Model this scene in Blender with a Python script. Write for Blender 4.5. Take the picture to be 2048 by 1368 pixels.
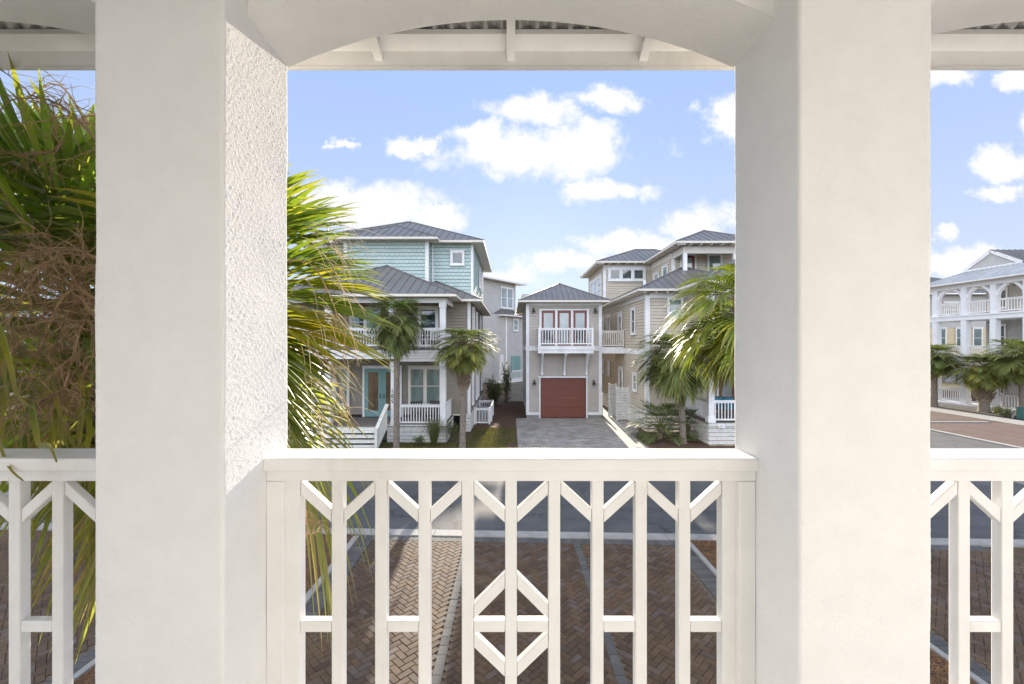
import bpy, math, random
import numpy as np
from mathutils import Vector, Matrix
R = math.radians
S = bpy.context.scene
COL = S.collection
for o in list(bpy.data.objects): bpy.data.objects.remove(o)

# ------------------------------------------------------------------ camera
F = 884.0; CX = 1022.0; CY = 690.0; CZ = 4.5      # focal length in px of a 2048 px wide frame, principal point, eye height
cam = bpy.data.cameras.new("camera"); camo = bpy.data.objects.new("camera", cam); COL.objects.link(camo)
camo.location = (0, 0, CZ); camo.rotation_euler = (R(90), 0, 0)
cam.sensor_width = 36; cam.lens = 36 * F / 2048
cam.shift_x = (1024 - CX) / 2048; cam.shift_y = (CY - 684) / 2048
cam.clip_start = .05; cam.clip_end = 3000
S.camera = camo
# ------------------------------------------------------------------ light
SUN_EL, SUN_AZ = 15.6, 3.1                 # azimuth measured from +Y towards +X
S.view_settings.view_transform = 'Standard'; S.view_settings.look = 'None'
S.view_settings.exposure = 1.87; S.view_settings.gamma = 1
sl = bpy.data.lights.new("sun", 'SUN'); sl.energy = 3.7; sl.angle = R(.5); sl.color = (1, .88, .72)
so = bpy.data.objects.new("sun", sl); COL.objects.link(so); so.location = (0, 0, 60)
sd = Vector((math.sin(R(SUN_AZ)) * math.cos(R(SUN_EL)), math.cos(R(SUN_AZ)) * math.cos(R(SUN_EL)), math.sin(R(SUN_EL))))
so.rotation_euler = sd.to_track_quat('Z', 'Y').to_euler()

class NT:
    """tiny node-tree helper"""
    def __init__(s, t): s.t = t; s.n = t.nodes; s.l = t.links
    def new(s, k, **kw):
        n = s.n.new(k)
        for a, b in kw.items(): setattr(n, a, b)
        return n
    def set(s, sock, v):
        if isinstance(v, bpy.types.NodeSocket): s.l.new(v, sock)
        elif v is not None:
            if hasattr(sock.default_value, '__len__') and not isinstance(v, (tuple, list, Vector)): v = (v,) * len(sock.default_value)
            if hasattr(sock.default_value, '__len__') and len(sock.default_value) == 4 and len(v) == 3: v = tuple(v) + (1,)
            sock.default_value = v
    def m(s, op, a, b=None, c=None, clamp=False):
        n = s.new('ShaderNodeMath', operation=op, use_clamp=clamp)
        s.set(n.inputs[0], a); s.set(n.inputs[1], b); s.set(n.inputs[2], c); return n.outputs[0]
    def v(s, op, a, b=None, out=0):
        n = s.new('ShaderNodeVectorMath', operation=op)
        s.set(n.inputs[0], a); s.set(n.inputs[1], b); return n.outputs[out]
    def mix(s, f, a, b, typ='MIX'):
        n = s.new('ShaderNodeMix', data_type='RGBA', blend_type=typ)
        s.set(n.inputs[0], f); s.set(n.inputs[6], a); s.set(n.inputs[7], b); return n.outputs[2]
    def noise(s, vec, scale, detail=4, rough=.55, out=0, w=None):
        n = s.new('ShaderNodeTexNoise'); s.set(n.inputs['Vector'], vec)
        n.inputs['Scale'].default_value = scale; n.inputs['Detail'].default_value = detail; n.inputs['Roughness'].default_value = rough
        return n.outputs[out]
    def ramp(s, f, a, b, c0=0., c1=1., typ='SMOOTHSTEP'):
        n = s.new('ShaderNodeMapRange', interpolation_type=typ)
        s.set(n.inputs[0], f); n.inputs[1].default_value = a; n.inputs[2].default_value = b
        n.inputs[3].default_value = c0; n.inputs[4].default_value = c1; return n.outputs[0]

w = bpy.data.worlds.new("World"); S.world = w; w.use_nodes = True
t = NT(w.node_tree); t.n.clear()
sky = t.new('ShaderNodeTexSky', sky_type='NISHITA'); sky.sun_disc = False
sky.sun_elevation = R(SUN_EL); sky.sun_rotation = R(SUN_AZ); sky.altitude = 0
sky.air_density = 1.0; sky.dust_density = .3; sky.ozone_density = 3.0
dirv = t.new('ShaderNodeTexCoord').outputs['Generated']
sp = t.new('ShaderNodeSeparateXYZ'); t.set(sp.inputs[0], dirv)
dx, dy, dz = sp.outputs
yy = t.m('MAXIMUM', dy, .08)
cb = t.new('ShaderNodeCombineXYZ'); t.set(cb.inputs[0], t.m('DIVIDE', dx, yy)); t.set(cb.inputs[1], t.m('DIVIDE', dz, yy))
warp = t.v('MULTIPLY', t.v('SUBTRACT', t.noise(cb.outputs[0], 5, 9, .68, out=1), (.5, .5, .5)), (.26, .15, 0))
uv = t.v('ADD', cb.outputs[0], warp)
CL = [(1085,305,215,58),(1070,214,112,40),(960,280,85,34),(1180,275,100,45),(825,287,66,22),(1208,190,80,32),(1222,378,112,27),
      (1448,240,58,52),(740,418,150,62),(850,440,80,40),(1240,492,90,36),(1410,450,95,42),(1130,528,100,26),(1010,552,90,20),(1330,500,120,30),
      (672,290,30,15),(1880,150,60,32),(2015,318,80,40),(2030,165,60,25),(1995,385,60,22),(1950,525,150,34),(1880,462,36,22),(2100,250,70,40),
      (100,330,260,90),(330,180,120,40)]
acc = None
for (px, py, a, b) in CL:
    q = t.v('MULTIPLY', t.v('SUBTRACT', uv, ((px - CX) / F, (CY - py) / F, 0)), (F / a, F / b, 0))
    k = t.m('SUBTRACT', 1.0, t.v('LENGTH', q, out=1))
    acc = k if acc is None else t.m('MAXIMUM', acc, k)
fb = t.noise(cb.outputs[0], 9, 8, .62)
front = t.ramp(t.m('ADD', acc, t.m('MULTIPLY', t.m('SUBTRACT', fb, .5), 2.2)), -.14, .55)
front = t.m('MULTIPLY', front, t.ramp(dy, .1, .3))
backn = t.noise(t.v('MULTIPLY', dirv, (1, 1, 2.2)), 2.2, 7, .6)
back = t.m('MULTIPLY', t.ramp(backn, .40, .58), t.ramp(dy, .12, -.1))
back = t.m('MULTIPLY', back, t.ramp(dz, .0, .08))
gain = t.new('ShaderNodeRGB'); gain.outputs[0].default_value = (1, 1, 1, 1)
SKYMUL = (.62, .85, 1.35)
clearsky = t.v('MULTIPLY', sky.outputs[0], SKYMUL)
# an even blue air mixed in so the glow round the low sun stays as soft as it was that day
clearsky = t.mix(t.ramp(dy, -.2, .35, .0, .93), clearsky, t.mix(t.ramp(dz, .0, .55), (2.62, 2.86, 3.5), (1.66, 2.24, 3.42)))
c1 = t.mix(front, clearsky, (3.9, 3.9, 3.95))
c2 = t.mix(back, c1, (13.3, 13.4, 13.7))  # bright clouds behind the camera, added as fill light on the facades
bg = t.new('ShaderNodeBackground'); t.set(bg.inputs[0], c2); bg.inputs[1].default_value = .075
out = t.new('ShaderNodeOutputWorld'); t.l.new(bg.outputs[0], out.inputs[0])

# ------------------------------------------------------------------ helpers
def Xp(px, D): return (px - CX) / F * D
def Zp(py, D): return CZ - (py - CY) / F * D

def tag(o, label=None, cat=None, group=None, kind=None):
    if label: o['label'] = label
    if cat: o['category'] = cat
    if group: o['group'] = group
    if kind: o['kind'] = kind
    return o
def empty(name, loc, label, cat, group=None, rz=0):
    o = bpy.data.objects.new(name, None); COL.objects.link(o)
    o.location = loc; o.rotation_euler = (0, 0, rz); o.empty_display_size = .2
    return tag(o, label, cat, group)
def copy_tree(o, parent=None):
    c = o.copy(); COL.objects.link(c); c.parent = parent
    for ch in list(o.children): copy_tree(ch, c)
    return c

class MB:
    def __init__(s): s.v = []; s.f = []; s.c = []; s.cur = (0., 0., 0., 1.)
    def add(s, vs, fs, cols=None):
        b = len(s.v); s.v.extend(vs); s.f.extend([tuple(i + b for i in f) for f in fs])
        s.c.extend(cols if cols else [s.cur] * len(vs))
    def box(s, x0, x1, y0, y1, z0, z1):
        if x0 > x1: x0, x1 = x1, x0
        if y0 > y1: y0, y1 = y1, y0
        if z0 > z1: z0, z1 = z1, z0
        s.add([(x0,y0,z0),(x1,y0,z0),(x1,y1,z0),(x0,y1,z0),(x0,y0,z1),(x1,y0,z1),(x1,y1,z1),(x0,y1,z1)],
              [(0,3,2,1),(4,5,6,7),(0,1,5,4),(1,2,6,5),(2,3,7,6),(3,0,4,7)])
    def quad(s, a, b, c, d): s.add([tuple(a), tuple(b), tuple(c), tuple(d)], [(0,1,2,3)])
    def tri(s, a, b, c): s.add([tuple(a), tuple(b), tuple(c)], [(0,1,2)])
    def bar(s, p0, p1, w, h, up=(0, 0, 1)):
        """square bar from p0 to p1, w across, h along up"""
        p0 = Vector(p0); p1 = Vector(p1); d = (p1 - p0).normalized(); up = Vector(up)
        a = d.cross(up)
        if a.length < 1e-4: a = d.cross(Vector((0, 1, 0)))
        a.normalize(); b = a.cross(d).normalized(); a = a * w / 2; b = b * h / 2
        vs = [tuple(p + q) for p in (p0, p1) for q in (-a - b, a - b, a + b, -a + b)]
        s.add(vs, [(0,3,2,1),(4,5,6,7),(0,1,5,4),(1,2,6,5),(2,3,7,6),(3,0,4,7)])
    def tube(s, pts, rad, n=6, cap=True):
        pts = [Vector(p) for p in pts]; m = len(pts)
        if not hasattr(rad, '__len__'): rad = [rad] * m
        vs = []; a = None
        for i, p in enumerate(pts):
            d = (pts[min(i + 1, m - 1)] - pts[max(i - 1, 0)])
            if d.length < 1e-9: d = Vector((0, 0, 1))
            d.normalize()
            if a is None:
                a = d.cross(Vector((.31, .95, .05)))
                if a.length < .05: a = d.cross(Vector((1, 0, 0)))
            a = (a - d * a.dot(d)).normalized(); b = d.cross(a)
            for k in range(n):
                th = 2 * math.pi * k / n
                vs.append(tuple(p + (a * math.cos(th) + b * math.sin(th)) * rad[i]))
        fs = [(i*n + k, i*n + (k+1) % n, (i+1)*n + (k+1) % n, (i+1)*n + k) for i in range(m-1) for k in range(n)]
        if cap: fs.append(tuple(range(n-1, -1, -1))); fs.append(tuple((m-1)*n + k for k in range(n)))
        s.add(vs, fs)
    def lathe(s, c, prof, n=12):
        c = Vector(c); vs = [tuple(c + Vector((r * math.cos(2*math.pi*k/n), r * math.sin(2*math.pi*k/n), z))) for r, z in prof for k in range(n)]
        m = len(prof)
        s.add(vs, [(i*n + k, i*n + (k+1) % n, (i+1)*n + (k+1) % n, (i+1)*n + k) for i in range(m-1) for k in range(n)])
    def build(s, name, mat, parent=None, world=True, smooth=False, label=None, kind=None, attr=False):
        me = bpy.data.meshes.new(name); me.from_pydata(s.v, [], s.f)
        if attr:
            ca = me.color_attributes.new("tint", 'FLOAT_COLOR', 'POINT')
            ca.data.foreach_set('color', np.array(s.c, dtype=np.float32).ravel())
        if smooth: me.shade_smooth()
        me.materials.append(mat); me.update()
        o = bpy.data.objects.new(name, me); COL.objects.link(o)
        if parent:
            o.parent = parent
            if world and parent.parent is None and parent.type == 'EMPTY': o.location = -parent.location
        if label: o['label'] = label
        if kind: o['kind'] = kind
        return o

class Pl:
    """a wall plane: origin o, u along the wall (wall outside on the right of u), n outwards"""
    def __init__(s, o, u):
        s.o = Vector(o); s.u = Vector(u).normalized(); s.n = Vector((s.u.y, -s.u.x, 0))
    def p(s, a, b, c=0): return s.o + s.u * a + Vector((0, 0, b)) + s.n * c
    def box(s, mb, a0, a1, b0, b1, c0, c1):
        vs = [tuple(s.p(a, b, c)) for b in (b0, b1) for (a, c) in ((a0, c1), (a1, c1), (a1, c0), (a0, c0))]
        mb.add(vs, [(0,3,2,1),(4,5,6,7),(0,1,5,4),(1,2,6,5),(2,3,7,6),(3,0,4,7)])

def clap(mb, p0, p1, z0, z1, e=.15, out=.02):
    """lap siding from p0 to p1 (outside on the right-hand side)"""
    p0 = Vector((p0[0], p0[1], 0)); p1 = Vector((p1[0], p1[1], 0)); u = (p1 - p0).normalized(); n = Vector((u.y, -u.x, 0))
    z = z0
    while z < z1 - 1e-4:
        zt = min(z + e, z1); Z0 = Vector((0, 0, z)); Z1 = Vector((0, 0, zt))
        Zg = Z0 + Vector((0, 0, .026)); a_ = n * out; b_ = n * -.03     # board face, its lip and the shadow gap below it
        mb.quad(p0 + Zg + a_, p1 + Zg + a_, p1 + Z1 + n * .004, p0 + Z1 + n * .004)
        mb.quad(p0 + Zg + b_, p1 + Zg + b_, p1 + Zg + a_, p0 + Zg + a_)
        mb.quad(p0 + Z0 + b_, p1 + Z0 + b_, p1 + Zg + b_, p0 + Zg + b_)
        mb.quad(p0 + Z0 + n * .004, p1 + Z0 + n * .004, p1 + Z0 + b_, p0 + Z0 + b_)
        z = zt

def hip(mb, so_, x0, x1, y0, y1, z, pitch=.47, seam=.42, th=.1, soff=True, rib=.03):
    """hip roof with standing seams; soffit and fascia go to so_"""
    W = x1 - x0; L = y1 - y0; r = min(W, L) / 2; h = r * pitch
    if W >= L: ra = (x0 + r, (y0+y1)/2, z + h); rb = (x1 - r, (y0+y1)/2, z + h)
    else: ra = ((x0+x1)/2, y0 + r, z + h); rb = ((x0+x1)/2, y1 - r, z + h)
    a, b, c, d = (x0,y0,z), (x1,y0,z), (x1,y1,z), (x0,y1,z)
    if W >= L: mb.add([a,b,rb,ra],[(0,1,2,3)]); mb.add([c,d,ra,rb],[(0,1,2,3)]); mb.tri(b,c,rb); mb.tri(d,a,ra)
    else: mb.tri(a,b,ra); mb.tri(c,d,rb); mb.add([b,c,rb,ra],[(0,1,2,3)]); mb.add([d,a,ra,rb],[(0,1,2,3)])
    up = Vector((0, 0, 1))
    for (p, q, nn) in ((a,b,(0,1,0)),(b,c,(-1,0,0)),(c,d,(0,-1,0)),(d,a,(1,0,0))):
        p = Vector(p); q = Vector(q); nn = Vector(nn); LL = (q-p).length; u = (q-p).normalized()
        k = int(LL / seam); off = (LL - k * seam) / 2
        for i in range(k + 1):
            s_ = off + i * seam; run = min(s_, LL - s_, r)
            if run < .12: continue
            st = p + u * s_; en = st + nn * run + up * run * pitch
            mb.bar(st, en, .022, rib * 2)
    for q in (a, b, c, d):
        e_ = ra if (Vector(q)-Vector(ra)).length < (Vector(q)-Vector(rb)).length else rb
        mb.bar(Vector(q) + up * .015, Vector(e_) + up * .015, .12, .04)
    if (Vector(ra)-Vector(rb)).length > .1: mb.bar(Vector(ra) + up * .02, Vector(rb) + up * .02, .14, .04)
    if so_ is not None:
        so_.quad((x0+.02,y0+.02,z-th+.03),(x0+.02,y1-.02,z-th+.03),(x1-.02,y1-.02,z-th+.03),(x1-.02,y0+.02,z-th+.03))
        t_ = .03
        so_.box(x0, x1, y0, y0+t_, z-th-.02, z-.004); so_.box(x0, x1, y1-t_, y1, z-th-.02, z-.004)
        so_.box(x0, x0+t_, y0+t_, y1-t_, z-th-.02, z-.004); so_.box(x1-t_, x1, y0+t_, y1-t_, z-th-.02, z-.004)

def corner(root, x, y, z0, z1, sx, sy, w_=.13, t_=.022, m='trim'):
    """L-shaped corner board, one piece; sx, sy = outward signs"""
    mb = MB(); P = [(x - sx * w_, y), (x - sx * w_, y + sy * t_), (x + sx * t_, y + sy * t_), (x + sx * t_, y - sy * w_), (x, y - sy * w_), (x, y)]
    n = 6; mb.add([(a, b, z) for z in (z0, z1) for a, b in P], [(i, (i + 1) % n, n + (i + 1) % n, n + i) for i in range(n)] + [(0, 1, 2, 5), (2, 3, 4, 5), (6, 7, 8, 11), (8, 9, 10, 11)])
    return mb.build('corner_board', M[m], root)
def rail(mb, p0, p1, z0, h=1.0, sp=.125, bw=.036, post=None, top=.09):
    p0 = Vector((p0[0], p0[1], 0)); p1 = Vector((p1[0], p1[1], 0)); L = (p1-p0).length; u = (p1-p0)/L
    Z = lambda z: Vector((0, 0, z))
    mb.bar(p0 + Z(z0+h-.03), p1 + Z(z0+h-.03), top, .05); mb.bar(p0 + Z(z0+h-.095), p1 + Z(z0+h-.095), .045, .07)
    mb.bar(p0 + Z(z0+.1), p1 + Z(z0+.1), .045, .07)
    n = max(1, int(L / sp)); 
    for i in range(n):
        q = p0 + u * (L * (i + .5) / n); mb.bar(q + Z(z0+.13), q + Z(z0+h-.12), bw, bw)
    if post:
        for q in (p0, p1): mb.bar(q + Z(z0), q + Z(z0+h+.02), post, post)

# ------------------------------------------------------------------ materials
def base_mat(name):
    m = bpy.data.materials.new(name); m.use_nodes = True; t = NT(m.node_tree)
    b = t.n['Principled BSDF']; return m, t, b
def mat(name, col, rough=.6, var=.12, scale=3., bump=0., bscale=60., spec=.5, metal=0., dirt=None):
    m, t, b = base_mat(name)
    pos = t.new('ShaderNodeNewGeometry').outputs['Position']
    n = t.noise(pos, scale, 6, .6)
    c = t.mix(t.ramp(n, .3, .7), tuple(x * (1 - var) for x in col), tuple(min(1, x * (1 + var)) for x in col))
    if dirt:
        n2 = t.noise(t.v('MULTIPLY', pos, (1, 1, .25)), 2.2, 8, .7)
        c = t.mix(t.ramp(n2, .5, .78, 0, .55), c, dirt)
    t.set(b.inputs['Base Color'], c); b.inputs['Roughness'].default_value = rough
    b.inputs['Specular IOR Level'].default_value = spec; b.inputs['Metallic'].default_value = metal
    if bump:
        bn = t.new('ShaderNodeBump'); bn.inputs['Distance'].default_value = bump; bn.inputs['Strength'].default_value = 1
        t.set(bn.inputs['Height'], t.noise(pos, bscale, 4, .6)); t.l.new(bn.outputs[0], b.inputs['Normal'])
    return m
def glass(name, col, rough=.04, var=.5):
    m, t, b = base_mat(name)
    pos = t.new('ShaderNodeNewGeometry').outputs['Position']
    n = t.noise(t.v('MULTIPLY', pos, (1, 1, .5)), 1.6, 3, .5)
    t.set(b.inputs['Base Color'], t.mix(t.ramp(n, .35, .65), tuple(x * (1 - var) for x in col), tuple(min(1, x * (1 + var)) for x in col)))
    b.inputs['Roughness'].default_value = rough; b.inputs['Specular IOR Level'].default_value = .9
    b.inputs['Coat Weight'].default_value = .6; b.inputs['Coat Roughness'].default_value = .02
    bn = t.new('ShaderNodeBump'); bn.inputs['Distance'].default_value = .01; bn.inputs['Strength'].default_value = .25
    t.set(bn.inputs['Height'], t.noise(pos, 1.3, 1, .5)); t.l.new(bn.outputs[0], b.inputs['Normal'])
    return m
M = {}
M['stucco'] = mat('white_stucco', (.87, .865, .855), .95, .02, 8, .0026, 200, spec=.06, dirt=(.83, .815, .79))
M['stucco_far'] = mat('white_stucco_far', (.82, .83, .85), .7, .03, 2)
M['paint'] = mat('white_paint', (.85, .845, .83), .42, .03, 6, .0006, 14, dirt=(.66, .62, .55))
M['trim'] = mat('white_trim', (.78, .775, .76), .5, .06, 2, dirt=(.55, .53, .48))
M['cream'] = mat('cream_trim', (.66, .62, .54), .55, .06, 2)
M['taupe'] = mat('taupe_siding', (.26, .232, .185), .6, .08, 1.2, dirt=(.22, .20, .16))
M['greige'] = mat('greige_siding', (.475, .43, .37), .6, .06, 1.2, dirt=(.40, .36, .30))
M['beige'] = mat('beige_siding', (.56, .495, .40), .6, .06, 1.2, dirt=(.44, .39, .31))
M['lilac'] = mat('pale_grey_siding', (.46, .455, .43), .6, .05, 1.2)
M['cyan_door'] = mat('seafoam_door', (.19, .335, .315), .4, .04, 3)
M['red'] = mat('brick_red_paint', (.175, .050, .030), .4, .06, 2.5)
M['deck'] = mat('porch_deck_boards', (.17, .15, .13), .7, .15, 5)
M['dark'] = mat('dark_bronze', (.03, .028, .025), .4, .2, 20)
M['roof'] = mat('grey_metal_roof', (.140, .135, .130), .45, .10, .8, spec=.5, dirt=(.15, .15, .15))
M['roof_pale'] = mat('galvanised_roof', (.42, .44, .46), .38, .1, 1.5, metal=.3)
M['corr'] = mat('corrugated_sheet', (.42, .42, .41), .4, .1, 3, metal=.5)
M['floor'] = mat('balcony_floor', (.66, .65, .63), .6, .08, 3)
M['concrete'] = mat('concrete', (.26, .255, .24), .85, .12, 3, .003, 60, dirt=(.30, .28, .25))
M['glass'] = glass('window_glass', (.05, .065, .065))
M['blind'] = glass('glass_over_blinds', (.19, .26, .24), .08, .25)
M['amber'] = glass('amber_door_glass', (.15, .10, .05), .1, .3)  # amber-brown pane colour
M['pale_glass'] = glass('glass_with_pale_curtain', (.26, .30, .295), .06, .2)
M['teal_cloth'] = mat('teal_cloth', (.03, .22, .28), .8, .3, 12)
M['yellow'] = mat('yellow_plastic', (.65, .42, .03), .5, .1, 5)
M['green_box'] = mat('dark_green_steel', (.03, .10, .09), .5, .1, 5)
M['grey_metal'] = mat('grey_metal', (.25, .26, .27), .4, .1, 5)
M['slat'] = mat('weathered_white_board', (.62, .62, .58), .6, .12, 6, dirt=(.4, .4, .36))
M['wicker'] = mat('dark_wicker', (.06, .05, .045), .7, .2, 30)

# shingles: rows are modelled, joints and tone by a brick pattern
def shingle_mat():
    m, t, b = base_mat('seafoam_shingles')
    g = t.new('ShaderNodeNewGeometry'); sp = t.new('ShaderNodeSeparateXYZ'); t.set(sp.inputs[0], g.outputs['Position'])
    cb = t.new('ShaderNodeCombineXYZ'); t.set(cb.inputs[0], t.m('ADD', sp.outputs[0], sp.outputs[1])); t.set(cb.inputs[1], t.m('SUBTRACT', sp.outputs[2], 7.0))
    br = t.new('ShaderNodeTexBrick'); t.set(br.inputs['Vector'], cb.outputs[0]); br.inputs['Scale'].default_value = 1
    br.inputs['Brick Width'].default_value = .27; br.inputs['Row Height'].default_value = .2; br.inputs['Mortar Size'].default_value = .009
    br.inputs['Color1'].default_value = (.48, .585, .55, 1); br.inputs['Color2'].default_value = (.43, .535, .50, 1); br.inputs['Mortar'].default_value = (.25, .335, .315, 1)
    br.inputs['Bias'].default_value = 0; br.offset_frequency = 2
    n = t.noise(g.outputs['Position'], 1.2, 5); c = t.mix(t.ramp(n, .3, .7, 0, .3), br.outputs[0], (.49, .61, .575))
    t.set(b.inputs['Base Color'], c); b.inputs['Roughness'].default_value = .7
    bn = t.new('ShaderNodeBump'); bn.inputs['Distance'].default_value = .012; t.set(bn.inputs['Height'], t.m('SUBTRACT', 1, br.outputs[1])); t.l.new(bn.outputs[0], b.inputs['Normal'])
    return m
M['shingle'] = shingle_mat()

def leaf_mat(name, green, dark, yellow=(.42, .33, .035), brown=(.30, .22, .13), trans=.5, gloss=.3, sp_=.55):
    m, t, b = base_mat(name)
    a = t.new('ShaderNodeAttribute', attribute_name='tint'); sp = t.new('ShaderNodeSeparateColor'); t.set(sp.inputs[0], a.outputs['Color'])
    pos = t.new('ShaderNodeNewGeometry').outputs['Position']
    n = t.noise(pos, 9, 4, .6)
    c = t.mix(t.ramp(n, .3, .7), dark, green)
    c = t.mix(sp.outputs[0], c, yellow); c = t.mix(sp.outputs[1], c, brown)
    c = t.mix(t.m('MULTIPLY', sp.outputs[2], .6), c, tuple(x * 2.2 for x in green))
    t.set(b.inputs['Base Color'], c); b.inputs['Roughness'].default_value = gloss; b.inputs['Specular IOR Level'].default_value = sp_
    tr = t.new('ShaderNodeBsdfTranslucent'); t.set(tr.inputs[0], t.v('MULTIPLY', c, (1.5, 1.5, .7)))
    mx = t.new('ShaderNodeMixShader'); mx.inputs[0].default_value = trans
    t.l.new(b.outputs[0], mx.inputs[1]); t.l.new(tr.outputs[0], mx.inputs[2])
    t.l.new(mx.outputs[0], t.n['Material Output'].inputs[0]); return m
M['palm_near'] = leaf_mat('palm_leaf', (.10, .155, .02), (.05, .085, .014), trans=.5, gloss=.36)
M['palm_far'] = leaf_mat('far_palm_leaf', (.095, .13, .045), (.042, .062, .026), trans=.25, gloss=.6, sp_=.2)
M['bush'] = leaf_mat('bush_leaf', (.05, .08, .03), (.02, .035, .015), trans=.25, gloss=.45)
M['inner_wall'] = mat('house_wall_paint', (.66, .67, .69), .7, .03, 2)
M['needle'] = mat('brown_pine_needle', (.24, .125, .05), .85, .3, 12)
M['palm_mid'] = leaf_mat('mid_palm_leaf', (.08, .125, .02), (.035, .065, .012), trans=.36, gloss=.42, sp_=.4)  # darker green, less translucent leaf for the near right palm
M['lawn'] = leaf_mat('lawn_blades', (.055, .065, .028), (.035, .035, .018), brown=(.11, .075, .04), trans=.2, gloss=.7)
M['bark'] = mat('palm_bark', (.20, .165, .13), .9, .3, 14, .02, 40)
M['boot'] = mat('palm_boots', (.22, .165, .11), .9, .35, 20, .01, 60)
M['twig'] = mat('dry_flower_stalk', (.30, .20, .11), .85, .3, 12)
M['straw'] = mat('dry_leaf', (.55, .45, .29), .8, .3, 12)
# ------------------------------------------------------------------ stucco surfaces
def vnoise(P, scale, seed=0):
    """3-D value noise on an (n,3) array"""
    q = P / scale; i = np.floor(q).astype(np.int64); f = q - i; f = f * f * (3 - 2 * f)
    def h(a, b, c):
        n = (a * 374761393 + b * 668265263 + c * 2147483647 + seed * 1442695) & 0xffffffff
        n = ((n ^ (n >> 13)) * 1274126177) & 0xffffffff; n = (n ^ (n >> 16)) & 0xffffffff
        return n / 4294967295.0
    r = 0
    for a in (0, 1):
        for b in (0, 1):
            for c in (0, 1):
                wgt = (f[:, 0] if a else 1 - f[:, 0]) * (f[:, 1] if b else 1 - f[:, 1]) * (f[:, 2] if c else 1 - f[:, 2])
                r = r + wgt * h(i[:, 0] + a, i[:, 1] + b, i[:, 2] + c)
    return r
def grid_obj(name, P, N, nu, nv, mt, parent, closed=False, amp=.0010):
    """P,N: (nv*nu,3) grids, pushed along N by stucco noise"""
    d = (vnoise(P, .0066, 1) * .6 + vnoise(P, .0095, 2) * .35 + vnoise(P, .0052, 3) * .35) / 1.3
    d = np.clip((d - .33) * 2.0, 0, 1)
    P = P + N * ((d - .5) * amp + (vnoise(P, .22, 5) - .5) * .004)[:, None]
    a = np.arange(nv - 1)[:, None] * nu; k = np.arange(nu if closed else nu - 1)[None, :]; k2 = (k + 1) % nu
    fs = np.stack([a + k, a + k2, a + nu + k2, a + nu + k], -1).reshape(-1, 4)
    me = bpy.data.meshes.new(name); me.vertices.add(len(P)); me.vertices.foreach_set('co', P.astype(np.float32).ravel())
    me.loops.add(fs.size); me.loops.foreach_set('vertex_index', fs.astype(np.int32).ravel())
    me.polygons.add(len(fs)); me.polygons.foreach_set('loop_start', np.arange(0, fs.size, 4, dtype=np.int32))
    me.update(calc_edges=True); me.validate(); me.shade_smooth(); me.materials.append(mt)
    o = bpy.data.objects.new(name, me); COL.objects.link(o); o.parent = parent; o.location = -parent.location
    return o

# ------------------------------------------------------------------ our own balcony
D0, D1 = 1.38, 1.786          # near and far face of the columns
FZ = 3.02                     # balcony floor
HB = .90                      # half opening
CWD = .40; PITCH = 2.18       # bays repeat (the braces come out of step with the columns by 2 cm)
bal = empty('balcony_house', (0, 1.6, 0), 'white stucco balcony with square columns, shallow arches and cross-braced white railing', 'balcony')
def column(xc, hw):
    z = np.arange(3.9 - .88, 5.86, .0042); r = .012
    pts = []; nrm = []
    cy = (D0 + D1) / 2; hy = (D1 - D0) / 2
    st = .0042
    for (ax, ay, bx, by, nx, ny) in ((-hw + r, -hy, hw - r, -hy, 0, -1), (hw, -hy + r, hw, hy - r, 1, 0), (hw - r, hy, -hw + r, hy, 0, 1), (-hw, hy - r, -hw, -hy + r, -1, 0)):
        L = math.hypot(bx - ax, by - ay); n = int(L / st)
        for i in range(n + 1):
            s_ = i / n; pts.append((ax + (bx - ax) * s_, ay + (by - ay) * s_)); nrm.append((nx, ny))
        a0 = math.atan2(ny, nx)
        for k in (1, 2, 3):
            th = a0 + k * math.pi / 8; cxx = bx - nx * r; cyy = by - ny * r
            pts.append((cxx + r * math.cos(th), cyy + r * math.sin(th))); nrm.append((math.cos(th), math.sin(th)))
    pts = np.array(pts); nrm = np.array(nrm); nu = len(pts); nv = len(z)
    P = np.zeros((nv, nu, 3)); P[:, :, 0] = pts[:, 0] + xc; P[:, :, 1] = pts[:, 1] + cy; P[:, :, 2] = z[:, None]
    N = np.zeros((nv, nu, 3)); N[:, :, :2] = nrm
    return grid_obj('column', P.reshape(-1, 3), N.reshape(-1, 3), nu, nv, M['stucco'], bal, True)
column(-1.102, .202); column(1.1085, .2085)
# outer columns and lower pillars, plain
for xc in (-3.28, 3.28):
    mb = MB(); mb.box(xc - .2, xc + .2, D0, D1, FZ, 5.86); mb.build('column', M['stucco'], bal)
mb = MB()
for xc in (-3.28, -1.1, 1.1, 3.28): mb.box(xc - .2, xc + .2, D0, D1, 0, FZ - .3)
mb.build('lower_column', M['stucco'], bal)
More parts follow.
